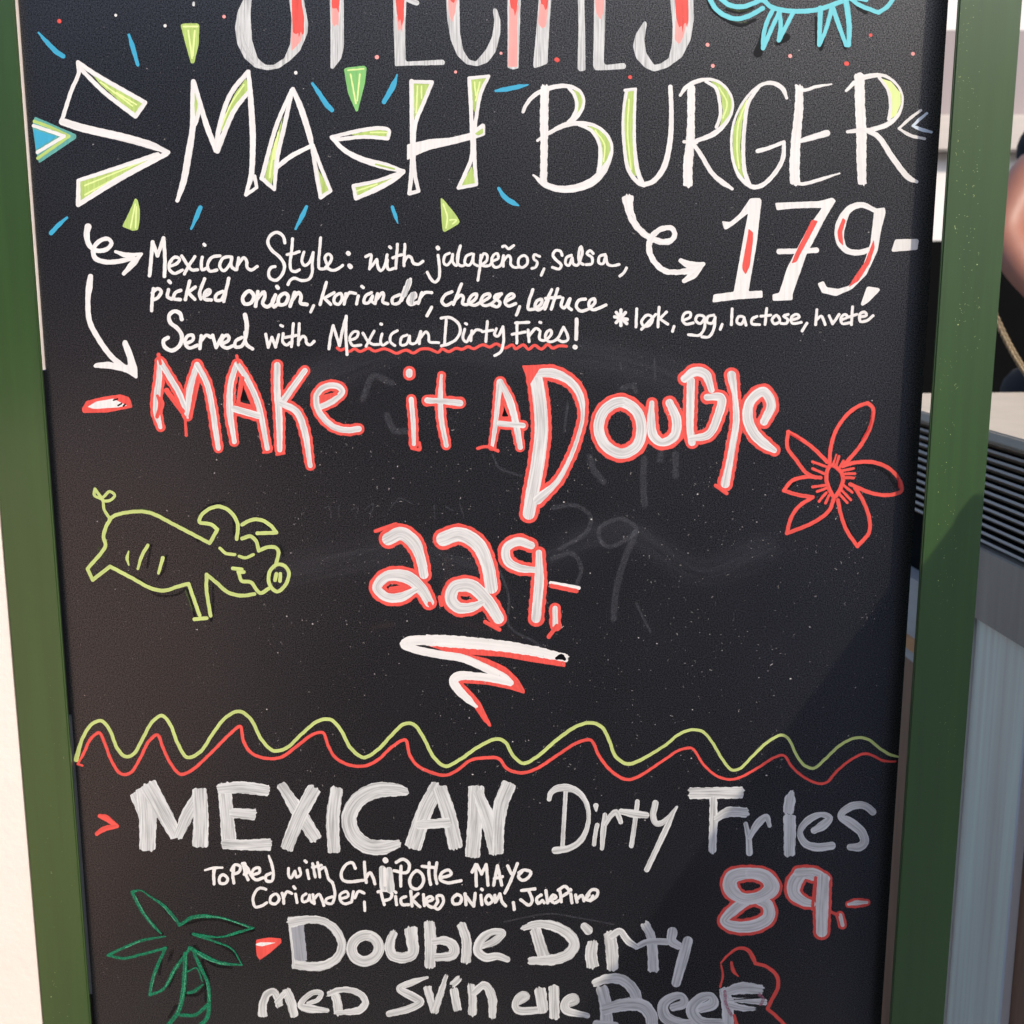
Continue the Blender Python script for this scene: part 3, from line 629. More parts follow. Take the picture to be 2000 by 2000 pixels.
O 50 26 1125,300 1122,450 1120,600,46 1132,690,46 ; 1085,290,50 1150,245,60 1215,260,60 1255,360,40 ; 1225,405,40 1315,410,56 1290,540,54 1235,640,50 1130,665,40
=letter|letter l of DOUBLE, white core with a red outline
O 40 26 1380,265,56 1402,400,34 1410,560,42 1385,720,42 1362,850,46 1340,950,56
R 24 1280,960 1350,1010
=letter|last letter e of DOUBLE, white core with a red outline
O 56 26 1585,560,50 1630,450,60 1580,370,60 1500,430,60 1482,530,66 1520,630,66 1590,700,60 1650,740,36
@V
=flower_drawing|red outline flower right of the word DOUBLE
b 50 960,560 1120,350 1250,260 ; 1350,480 1270,620 ; 1250,860 1400,880 1560,960 1650,1100 ; 500,700 640,900 ; 560,1060 480,1140 ; 520,1590 760,1510 940,1390 ; 1060,1400 1180,1640
R 42 940,880 950,700 1010,500 1130,330 1250,240 1350,205 | 1408,260 1390,430 1290,640 1100,870
R 42 1080,885 1200,850 1400,842 1580,910 1695,1040 1715,1150 1600,1195 1400,1178 1160,1080
R 42 1215,1120 1300,1260 1368,1450 1365,1600 1240,1750 | 1120,1570 1060,1400 1030,1250
R 42 985,1240 930,1370 750,1500 478,1610 | 530,1430 620,1310 760,1220 | 600,1195 445,1148 | 540,1040 700,1000 845,1010
R 42 790,1010 690,960 580,820 485,680 492,515 | 600,575 750,680 915,840
r 16 1395,300 1380,440 1290,600 ; 520,540 620,600 ; 1680,1020 1690,1120
R 46 945,880 905,1000 935,1130 992,1215 1060,1120 1085,1000 1040,920 950,875
R 30 1012,760,16 980,870 ; 1042,780 1010,880 ; 1088,830 1050,895 ; 1200,910 1080,935 ; 1215,965 1090,970 ; 1200,1012 1090,1010 ; 1185,1170 1090,1090 ; 1170,1250 1075,1150 ; 1130,1280 1050,1190 ; 965,1260 980,1230 ; 895,1285 935,1200 ; 825,1265 905,1170 ; 805,1160 900,1125 ; 755,1110 900,1090 ; 755,912 890,970 ; 755,838 900,890
@N
=digit|first digit 2 of the price 229, white core with a red outline
O 80 26 640,635,60 590,550,70 500,475,80 370,470,66 310,540,60 370,600,56 460,600,60 550,555,40 ; 380,235,80 460,200,84 540,255,84 585,360,60 605,460,56
R 26 395,548 480,535 ; 300,185,24 430,140,24 ; 640,640 655,665
=digit|second digit 2 of the price 229, white core with a red outline
O 84 26 1075,735,70 1000,620,80 900,530,84 800,540,80 775,610,76 820,665,70 900,665,60 970,635,40 ; 725,235,90 830,205,90 940,265,90 1005,400,80 1030,540,80
R 26 830,578 875,585 ; 990,755 1080,805 ; 705,600 715,650
=digit|digit 9 of the price 229, white core with a red outline
O 50 26 1280,275,50 1200,250,56 1125,290,54 1130,370,56 1200,415,50 1310,430,36 ; 1328,320,40 1330,500,60 1322,600,60 1310,735,60
=price_dash|short white and red dash of the price 229
W 24 1402,510 1580,542
R 28 1405,528 1565,562
=comma|white comma with a red outline of the price 229
O 34 24 1430,670 1432,780
R 26 1440,780 1390,850
=flourish|white zigzag flourish shaded red under the price 229
R F 600,895 800,905 1100,935 1495,1005 1495,1040 1300,1010 1100,975 900,962 1000,985 1120,1040 1195,1110 1240,1185 1238,1208 1150,1180 1000,1150 850,1140 900,1190 960,1260 1030,1405 1022,1418 980,1380 920,1290 800,1170 810,1110 1000,1100 1150,1150 1100,1080 850,980
W 60f 1505,985,50 1300,940,64 1100,908,70 800,880,76 620,870,70
W 60 640,870,62 520,875,60 480,895,56 540,925,50 700,960,50 850,985,50 980,1040,50 1110,1110,56 1150,1140,40 | 1000,1105,50 880,1095,50
W 60 900,1092,50 820,1098,60 790,1125,56 820,1180,56 880,1240,46 935,1290,20
k 26 1440,985,20 1470,975,40 1490,990,20
R 16 1165,1160 1220,1195 | 1190,1130 ; 940,1300 1015,1405
@M
=pig_drawing|yellow green outline drawing of a pig left of the price 229
b 24 960,320 1040,260 1150,235 ; 600,560 570,730 ; 715,640 700,740 640,830,10 ; 480,790,10 560,850,20 640,935 800,930 860,890 ; 1225,350 1222,480 ; 1575,560 1600,640 ; 875,900 930,1095 ; 1068,860 1062,1100 1050,1130 ; 1420,840,10 1470,770,16 ; 700,370 860,460 960,530 ; 1030,290 1090,280 ; 190,200 300,230 ; 1410,365 1500,430 ; 1390,480 1420,560
h 14 500,285 600,300 ; 200,580 240,650 ; 860,900 910,1050
Y 28 285,362 340,330 500,305 600,318 750,392 880,460 1042,545 | 1100,440 | 1050,402 965,385 975,340 1040,285 1120,268 1200,310 1252,400 1245,515
Y 28 1285,405 1360,368 1430,370 1500,410 1545,465 | 1400,470 ; 1285,510 1350,492 1392,530 1412,602 | 1480,575 1540,578 1560,605 1545,695
Y 28 1545,708 1495,760 1492,850 1550,910 1618,850 1638,760 1595,710 1545,708 ; 1545,775 1535,825 ; 1575,775 1572,830
Y 28 1490,885 1422,920 1350,838 1285,830 1258,760 | 1300,762 ; 1215,735 1285,742 ; 1380,928 1280,940 1180,915 1090,840 1018,780 | 1018,900 1048,1092 ; 925,1118 1020,1110 ; 965,1090 920,960 882,850 | 800,872 700,902 600,885 450,805 290,720 | 158,822 | 120,738 | 255,562 240,500 260,420 300,350
Y 22 285,355 245,290 230,215 172,185 175,135 | 235,215 ; 235,225 290,222 325,180 285,155 242,195
Y 24 1118,582 1165,622 1232,630 ; 1262,642 1310,655 1372,630
Y 24 430,605,12 418,655,26 430,708,14 ; 575,560,26 530,640,26 500,738,20 ; 688,655,28 655,772,22
@O
=wavy_line|long lime green wavy line across the board
Y 22 @O 60,335,30 100,200 160,110 220,90 270,145 320,265 370,315 420,300 480,200 540,95 600,57 650,110 700,235 760,320 840,285 920,170 1000,70 1085,30 1155,75 1225,205 1300,277 1380,262 1480,172 1580,92 1660,82 1720,140 1790,265 1870,320 @N 320,1555 400,1470 480,1398 540,1400 600,1480 670,1610 740,1663 830,1622 950,1540 1060,1492 1115,1510 1165,1595 1230,1645 1310,1608 1450,1490 1570,1410 1660,1390 1725,1418 1770,1500 1810,1600 1880,1648 1932,1640 @S 0,290 100,210 200,175 280,190 345,260 430,400 500,478 560,468 660,370 780,260 880,215 930,248 990,370 1050,445 1120,465 1200,400 1320,290 1440,235 1530,248 1620,318 1700,365 1755,378,14
=wavy_line|long thin red wavy line across the board
R 20 @O 100,370,14 70,362,14 | 110,290 150,205 205,165 240,230 280,335 340,422 400,418 460,330 520,215 572,178 605,255 650,350 715,425 780,405 900,300 1030,170 1092,125 1112,215 1160,290 1250,325 1350,318 1450,248 1550,175 1612,165 1645,245 1690,320 1780,368 1880,372 @N 320,1620 400,1545 488,1498 515,1590 560,1655 640,1698 740,1720 815,1688 900,1625 1000,1610 1075,1615 1130,1680 1220,1705 1310,1680 1450,1590 1570,1515 1655,1500 1705,1595 1780,1690 1870,1745 1932,1738 @S 0,395 100,330 200,315 240,365 280,430 380,520 480,550 560,535 700,460 830,380 895,370 950,450 1040,530 1150,580 1215,572 1290,490 1400,400 1500,355 1560,368 1640,408 1735,415,14
@O
=arrow_mark|small red arrowhead left of the word MEXICAN
R 34 208,688,26 245,700,40 318,752,26 | 240,768,34 190,800,26
=letter|brushed letter M of the word MEXICAN
w 100f 445,545,100 475,640,80 485,700,60
w 100f 495,520,120 510,700,110 508,898,100
w 100f 510,490,110 600,650,100 690,815,80
w 100f 840,540,70 760,680,80 700,820,60
w 100f 835,520,90 845,700,96 840,878,100
=letter|brushed letter E of the word MEXICAN
w 90f 990,490,86 1005,650,86 1025,885,96
w 70f 955,520,60 1100,508,76 1268,530,72
w 60f 1040,668,60 1185,680,72
w 70f 985,865,60 1100,870,66 1282,868,76
=letter|brushed letter X of the word MEXICAN
w 80f 1348,490,60 1470,680,90 1570,835,80
w 80f 1558,515,90 1460,700,90 1382,895,80
=letter|brushed letter I of the word MEXICAN
w 80f 1700,515,78 1675,700,84 1682,915,78
@Q
=letter|brushed letter C of the word MEXICAN
w 110f 365,180,60 280,165,100 130,170,120 0,240,116 -70,370,116 -40,500,116 60,585,116 170,600,116 310,570,60
=letter|brushed letter A of the word MEXICAN
w 110f 600,130,110 500,330,120 410,600,130
w 110f 610,150,110 680,350,110 735,600,110
w 70f 450,430,70 685,412,74
=letter|brushed letter N of the word MEXICAN
w 110f 890,140,120 880,400,112 860,670,112
w 110f 900,180,80 980,400,110 1035,640,100
w 110f 1140,115,110 1075,280,110 1055,470,90 1050,640,90
@R
=letter|thin letter D of the upper word DIRTY
w 40 265,800 250,1050 235,1320 ; 108,875,44 125,815,50 180,775,66 270,765,72 380,805,60 455,900,46 482,1030,40 460,1165,46 400,1270,56 300,1335,60 165,1358,66
=letter|thin letter i of the upper word DIRTY
w 40 550,935,50 552,980,24 ; 562,1115 545,1200 532,1300
=letter|thin letter r of the upper word DIRTY
w 50 635,1020,40 622,1150,56 607,1340,40 ; 640,1110,40 690,1030,50 740,995,56 785,1090,44
=letter|thin letter t of the upper word DIRTY
w 44 942,895 925,1040 885,1315 ; 790,990,56 900,1010,76 1025,1025,60
=letter|thin letter y of the upper word DIRTY
w 50 1112,910,60 1090,1040,60 1125,1105,56 1200,1080,50 1310,950,24 ; 1315,945,20 1200,1180,56 1030,1540,50
@S
=letter|large letter F of the upper word FRIES
w 80f 185,655,86 400,652,86 580,650,90
w 60f 360,690,56 362,850,62 352,1095,58
w 70f 375,850,50 470,798,76 612,800,76
=letter|letter r of the upper word FRIES, in shade
w 50 605,885,32 625,980,44 632,1105,50 ; 635,985,40 700,880,60 760,835,50 785,900,30
=letter|letter i of the upper word FRIES, in shade
w 86f 950,650,44 940,700,84 925,800,80
w 86f 935,825,92 937,960,92 935,1118,84
=letter|letter e of the upper word FRIES, in shade
w 60 1120,935,50 1190,895,70 1238,840,50 1180,815,40 1080,855,56 1015,945,44 1050,1030,56 1140,1062,64 1255,1050,60
=letter|letter s of the upper word FRIES, in shade
w 66 1565,795,56 1500,748,56 1400,755,60 1320,825,50 1400,880,76 1480,950,70 1500,1025,66 1460,1060,66 1390,1060,50
=digit|digit 8 of the price 89, pale core with a red outline
O 90 26 610,1470,70 520,1530,80 440,1620,60 520,1660,80 680,1650,90 775,1590,90 770,1500,84 660,1440,70 ; 640,1258,84 500,1290,104 490,1370,110 570,1445,84 700,1440,84 800,1370,120 760,1290,100 640,1258,84
=digit|digit 9 of the price 89, pale core with a red outline
O 80 26 1110,1290,50 1040,1260,90 975,1330,106 970,1410,96 1040,1470,70 1110,1490,50 ; 1000,1255,70 1120,1250,60 1220,1300,46 ; 1190,1300,90 1182,1500,96 1178,1700,86
R 24 1132,1290 1120,1400 1108,1530
=comma|pale comma with a red outline of the price 89
O 30 24 1318,1575 1335,1650
R 24 1205,1528 1300,1575
=price_dash|pale dash with a red outline of the price 89
O 36 22 1380,1492,20 1440,1482,40 1520,1478,20
@P
=word|small handwritten word Topped
W 32 108,320,20 190,298 292,292,24 ; 205,305,40 200,380 205,465 ; 300,368 262,395 268,455 322,458 348,410 305,370 ; 408,290,40 402,380 412,455 ; 385,320 425,262 478,280 470,335 412,360 ; 520,255,50 525,330 560,420 ; 500,250 550,290 550,350 520,365 ; 560,300 585,360 ; 590,375 680,340 678,295 620,310 598,375 640,420 720,400 ; 800,350 748,380 752,430 810,432 825,340 800,230 778,170,22
=word|small handwritten word with above Coriander
W 30 985,300 985,370 1010,402 1052,330 | 1070,392 1112,365 1098,300 ; 1180,320 1198,408 ; 1155,222 1172,235 ; 1238,250 1265,392 ; 1235,290 1330,268 ; 1290,240 1315,392 ; 1320,310 1365,290 1385,350 1410,420 1450,450
=word|small handwritten word Chipotle
W 32 1685,300 1655,243 1600,252 1540,340 1548,415 1600,440 1772,425
@Q
w 36 180,760,50 190,900,60 ; 232,770,50 245,915,60
W 24 45,710 50,790 60,865 ; 52,835 88,790 112,830 125,875 ; 198,760 200,885 ; 203,693,42 207,700,42 ; 322,740 318,820 320,892 ; 285,712 340,688 385,730 365,788 268,775 ; 435,778 388,840 400,900 452,912 492,855 475,795 435,775 ; 535,715 532,800 545,880 ; 480,742 575,752 ; 592,715 580,800 592,872 ; 618,830 700,802 682,770 632,790 615,835 665,865 775,850
=word|small handwritten word MAYO
W 24 858,785 885,728 | 890,890 ; 895,730 930,800 | 965,728 | 978,885 ; 1020,885 1050,738 | 1082,885 ; 1025,835 1088,820 ; 1125,738 1155,800 ; 1200,722 1150,850 1105,945 ; 1210,790 1250,770 1300,785 1285,825 1235,848 1208,818 1235,780
@P
=word|small handwritten word Coriander
W 30 748,522 690,505 635,550 612,640 640,705 700,695 758,660 ; 855,568 800,600 795,660 850,672 888,620 855,568 ; 918,560 932,620 935,668 ; 930,615 970,545 1022,565 ; 1058,570 1075,660 ; 1038,492 1055,512 ; 1170,568 1128,600 1135,648 1185,640 1205,580 | 1215,640 1255,670 | 1240,575 ; 1250,625 1305,570 1332,620 1355,690 ; 1445,600 1385,618 1375,655 1435,672 1468,600 1462,500 1435,435 ; 1530,620 1612,590 1592,545 1530,572 1530,640 1575,672 1645,655 | 1665,545 ; 1680,610 1720,540 1778,562 ; 1780,652 1785,745
@Q
=word|small handwritten word Pickled
W 23 172,945 195,1032 ; 148,935 200,922 252,948 240,985 190,1002 ; 280,970 288,1032 ; 276,934 283,941 ; 358,970 322,988 328,1028 380,1032 ; 395,930 405,1042 ; 452,948 402,990 | 465,1048 ; 490,955 498,1040 ; 510,1012 562,990 548,970 515,985 520,1030 565,1052 600,1010 | 592,968 632,965 640,1015 600,1065 572,1052
=word|small handwritten word onion above Double
W 24 742,958 710,988 720,1025 765,1020 778,975 742,955 ; 805,950 812,1032 ; 805,960 870,1042 | 882,945 ; 925,960 932,1032 ; 929,914 935,920 ; 985,960 958,990 978,1028 1012,1000 990,960 ; 1030,960 1032,1015 1068,950 | 1085,1010 1112,1042 ; 1170,1015 1176,1068
=word|small handwritten word Jalepino
W 24 1230,925 1332,912 ; 1285,925 1312,1000 1290,1035 1225,995 ; 1380,958 1345,985 1355,1022 1390,1000 | 1402,1018 ; 1415,925 1428,1018 ; 1440,1002 1492,975 1470,958 1450,990 1480,1018 1515,1000 ; 1522,930 1532,1010 ; 1508,922 1560,893 1588,930 1532,972 ; 1602,950 1612,1018 ; 1600,916 1604,922 ; 1640,958 1650,1012 ; 1650,990 1688,960 1702,1002 ; 1742,958 1712,990 1752,995 1770,965 ; 1725,965 1760,920 1805,925 1798,968 1750,1002
@P
=arrow_mark|small red arrowhead with a white stripe left of DOUBLE
R F 645,1048 780,1025 908,1035 912,1080 800,1180 685,1262 652,1220 645,1150
W F 640,1092 690,1075 855,1078 710,1118 645,1108
=letter|brushed capital D of the lower word DOUBLE
q 140f 1070,900,150 1090,1100,150 1110,1270,140
w 80f 990,870,120 1100,850,100 1200,838,80 1350,855,80 1480,950,90 1545,1100,90 1500,1230,90 1380,1310,96 1250,1330,96 1030,1305,96
w 30 1000,930,24 1030,1200,24 1040,1330,30
@Q
=letter|brushed letter o of the lower word DOUBLE
w 80 60,1262 130,1295 155,1365 120,1430 40,1460 -30,1425 -52,1355 -15,1290 60,1262
=letter|brushed letter u of the lower word DOUBLE
w 80f 268,1240,60 235,1340,76 255,1410,76 340,1432,80 410,1400,80 405,1300,90 395,1210,100
=letter|brushed letter b of the lower word DOUBLE
w 80f 535,1165,84 545,1330,90 540,1500,80
w 70f 560,1310,50 660,1305,70 720,1350,80 710,1410,76 580,1430,60
=letter|brushed letter l of the lower word DOUBLE
w 74f 775,1180,70 815,1300,76 812,1462,76
=letter|brushed letter e of the lower word DOUBLE
w 66 940,1345,40 1030,1305,60 1090,1245,50 1020,1235,50 930,1290,66 900,1380,70 960,1430,66 1050,1420,56 1125,1445,46
=letter|brushed capital D of the lower word DIRTY
w 80f 1335,1220,84 1365,1320,90 1400,1425,90
w 74f 1245,1210,40 1340,1180,60 1480,1195,76 1590,1260,84 1630,1330,84 1590,1400,84 1480,1445,80 1290,1455,60
=letter|brushed letter i of the lower word DIRTY
w 80 1705,1195,60 1735,1225,70
w 84f 1770,1315,84 1755,1400,90 1770,1500,90
@U
=letter|brushed letter r of the lower word DIRTY
w 90f 350,860,90 368,1000,96 372,1132,84
w 54 370,880,60 425,845,50 490,920,54 555,965,40
=letter|brushed letter t of the lower word DIRTY
w 70f 615,790,70 660,880,70 675,1000,80 680,1142,84
w 46 550,965,40 640,925,46 780,925,50
=letter|brushed letter y of the lower word DIRTY, in shade
w 76 825,850,76 818,920,70 870,955,60 ; 940,920,76 900,1060,84 852,1235,70
@P
=letter|brushed letter m of the word MED
w 80f 715,1850,100 715,1740,86 760,1620,80 820,1590,70 870,1650,80 890,1740,80
w 90f 960,1580,100 1010,1700,100 1045,1850,90
w 60 860,1700,50 930,1620,60
=letter|brushed letter e of the word MED
w 66 1190,1715,40 1290,1680,50 1330,1610,50 1250,1600,56 1140,1680,60 1110,1740,66 1200,1770,90 1390,1790,50
=letter|brushed capital D of the word MED
w 90f 1430,1600,50 1480,1650,96 1510,1820,100
w 66f 1400,1620,50 1500,1580,56 1620,1575,60 1740,1620,70 1790,1700,76 1740,1780,80 1490,1815,50
@Q
=letter|brushed capital S of the word SVIN
w 56 520,1580,20 400,1620,50 310,1665,50 400,1720,66 470,1765,56 400,1810,56 230,1855,50
=letter|brushed letter v of the word SVIN
w 60f 520,1655,64 570,1840,50 ; 662,1570,30 620,1700,50 575,1835,60
=letter|brushed letter i of the word SVIN
w 60f 710,1635,50 760,1590,50 ; 720,1670,64 748,1825,64
=letter|brushed letter n of the word SVIN
w 60f 850,1640,60 862,1740,64 860,1860,66 ; 870,1700,50 950,1640,60 1005,1720,70 1010,1880,56
=word|brushed word elle before the word BEEF
w 50 1215,1770,40 1278,1725,40 1240,1705,46 1185,1770,50 1200,1825,60 1400,1825,56
w 70f 1370,1670,90 1395,1830,80 ; 1475,1650,80 1480,1885,76
w 54 1570,1790,40 1645,1760,46 1630,1722,46 1565,1760,60 1560,1820,66 1730,1870,40
@U
=letter|brushed capital B of the word BEEF
w 76f 230,1240,60 330,1205,70 440,1210,80 530,1290,84 570,1400,76
w 90f 290,1270,90 320,1400,90 330,1560,96
w 90f 300,1440,80 460,1400,96 600,1410,100 665,1490,96 665,1600,80
w 60 250,1545,60 400,1550,40
=letter|first brushed letter e of the word BEEF, in shade
w 76 830,1420,60 910,1390,70 900,1335,46 820,1345,66 755,1400,80 770,1490,90 880,1545,90 950,1540,60
=letter|second brushed letter e of the word BEEF, in shade
w 80 1040,1430,70 1130,1390,90 1120,1335,50 1030,1355,76 970,1440,90 1030,1530,90 1180,1545,80
=letter|brushed letter F of the word BEEF, in shade
w 80f 1215,1280,80 1240,1420,90 1245,1580,90
w 66f 1210,1310,60 1350,1275,90 1500,1285,70 ; 1250,1400,60 1350,1425,50 1440,1432,30 ; 1250,1360,30 1530,1380,50
k 8 1290,1360 1470,1350
P 24 1480,1320 1510,1360 1490,1400 ; 1220,1300 1230,1400 1270,1480
=outline_drawing|rough red outline drawing beside the word BEEF
R 28 1190,1085,14 1240,1030,18 1320,975,22 1390,985,30 1430,1040,34 1450,1090,26 | 1530,1110,26 1610,1180,30 1622,1260,30 1570,1370 1542,1432 | 1600,1480 1640,1520 1680,1560 ; 1192,1100,12 1205,1180,18 1185,1265,16 ; 1270,1080,20 1282,1140,30 1320,1185,12 ; 1290,1480,20 1312,1560,30
@W
=palm_drawing|dark green outline drawing of a palm tree in the lower left
b 34 800,175 880,270 950,340 ; 1020,390 1200,340 1350,345 1500,390 1640,430,46 | 1500,470 1300,505 ; 1090,470,40 1200,480 ; 1320,550 1450,620 1520,700 ; 1130,580,50 1200,670 1300,740 1450,765 ; 830,700 815,820 ; 930,620,40 900,700 ; 1010,660 900,930 ; 1060,760,40 1040,850 1045,1010 ; 1220,880 1225,1060 ; 1070,1005 1150,1000 1220,930 ; 780,430 840,470 ; 960,1100 900,1200 ; 1190,700 1250,870
D 24 868,490,14 800,500,18 650,528 500,590 362,655 | 500,682 650,650 870,590 | 800,740,30 745,900 730,1005 | 850,950 950,780,34 1070,610
D 26 830,465,14 770,405 650,250 572,100 | 650,85,12 720,130,16 | 850,220 950,330 990,392 | 1100,325,34 1200,310,34 | 1350,325,18 1500,370,16 1640,415,16 | 1500,455 1350,495,16 1110,470,26 | 1300,535,18 1450,600,14 1540,740,14 | 1350,722,30 1200,660,40 1080,592,34
D 36 1042,640 1035,850,40 1020,1000,40 980,1150 890,1270 ; 1120,640,26 1170,750,30 1238,900,30 1250,1050,34 1235,1200 1175,1270 ; 1065,985,24 1120,970,30 1195,910,20 ; 1000,1180,30 1130,1178,30 1240,1090,34 ; 1060,800,14 1140,768,14 1190,880,12
d 8 600,130 680,280 760,400 ; 520,590 640,535 ; 1050,650 1040,860 1020,1010 970,1150 ; 1120,330 1250,315 1400,340 1600,410 ; 1150,640 1250,700 1400,735 ; 1230,900 1255,1050 ; 780,800 745,960 ; 980,730 870,930 ; 850,230 960,360
@L
=ghost_writing|faint wiped off old writing right of the price 229
g 50 490,780 520,870 575,935
g 50 832,790 825,930 835,1080
g 50 1028,760 1030,900
g 50 940,740 930,800
g 34 260,1100 400,1085 495,1160 470,1250 300,1360
g 34 250,1420 380,1390 435,1480 400,1600
g 34 565,1320 550,1230 690,1170 780,1235 620,1345 565,1320
g 50 775,1260 700,1450 650,1650 640,1800
g 20 780,1700 870,1880
g 20 350,440 330,620
g 14 680,190 685,230
g 14 895,170 900,290
g 40 690,350 760,330 780,370
@N
g 20 1080,430 1140,600 1140,780 1300,880 1340,910
f 60 740,340 760,430 720,560
f 60 800,750 1000,800 1200,860
f 60 280,790 400,775
@K
g 12 130,1320 170,1310 180,1400
g 12 240,1300 240,1400
g 12 330,1340 380,1320 370,1400
g 12 440,1330 500,1290 470,1400
g 12 620,1330 700,1250 790,1290
g 12 960,1300 960,1400
g 12 1040,1310 1100,1340
g 12 1150,1290 1185,1400
g 60 420,500 500,330 640,380
g 60 600,620 660,740 760,740
g 24 1400,920 1450,1020 1620,1080
@L
m 330 -1300,300 -500,60 100,150 500,150 900,240 1300,420
m 260 200,1400 700,1250 1200,1500 1600,1350
m 300 -1400,1500 -700,1380 -200,1500
@Q
g 16 1100,1160 1450,1100 1650,1130 1930,1180
@E
'''
def catmull(P):
    """P: list of (x,y,w). Returns densely sampled smooth list."""
    if len(P) == 2:
        a, b = P; n = max(2, int(math.hypot(b[0] - a[0], b[1] - a[1]) / 5))
        return [tuple(a[i] + (b[i] - a[i]) * t / n for i in range(3)) for t in range(n + 1)]
    Q = [tuple(2 * P[0][i] - P[1][i] for i in range(3))] + P + [tuple(2 * P[-1][i] - P[-2][i] for i in range(3))]
    if math.hypot(P[0][0] - P[-1][0], P[0][1] - P[-1][1]) < 3 and len(P) > 4:
        Q[0] = P[-2]; Q[-1] = P[1]
    out = []
    for k in range(1, len(Q) - 2):
        p0, p1, p2, p3 = Q[k - 1:k + 3]
        def d(a, b): return max(1e-3, math.hypot(a[0] - b[0], a[1] - b[1])) ** .5
        t1 = d(p0, p1); t2 = t1 + d(p1, p2); t3 = t2 + d(p2, p3)
        seg = math.hypot(p2[0] - p1[0], p2[1] - p1[1]); n = max(3, int(seg / 3.0))
        for j in range(n):
            t = t1 + (t2 - t1) * j / n; r = []
            for i in range(3):
                A1 = p0[i] * (t1 - t) / t1 + p1[i] * t / t1
                A2 = p1[i] * (t2 - t) / (t2 - t1) + p2[i] * (t - t1) / (t2 - t1)
                A3 = p2[i] * (t3 - t) / (t3 - t2) + p3[i] * (t - t2) / (t3 - t2)
                B1 = A1 * (t2 - t) / t2 + A2 * t / t2
                B2 = A2 * (t3 - t) / (t3 - t1) + A3 * (t - t1) / (t3 - t1)
                r.append(B1 * (t2 - t) / (t2 - t1) + B2 * (t - t1) / (t2 - t1))
            r[2] = p1[2] + (p2[2] - p1[2]) * (lambda u: u * u * (3 - 2 * u))(j / n)
            out.append(tuple(r))
    out.append(P[-1])
    return out
def wob(seed):
    a = [random.uniform(0, 6.28) for _ in range(4)]
    return lambda s: .5 * math.sin(s * .35 + a[0]) + .3 * math.sin(s * .83 + a[1]) + .25 * math.sin(s * 1.9 + a[2])
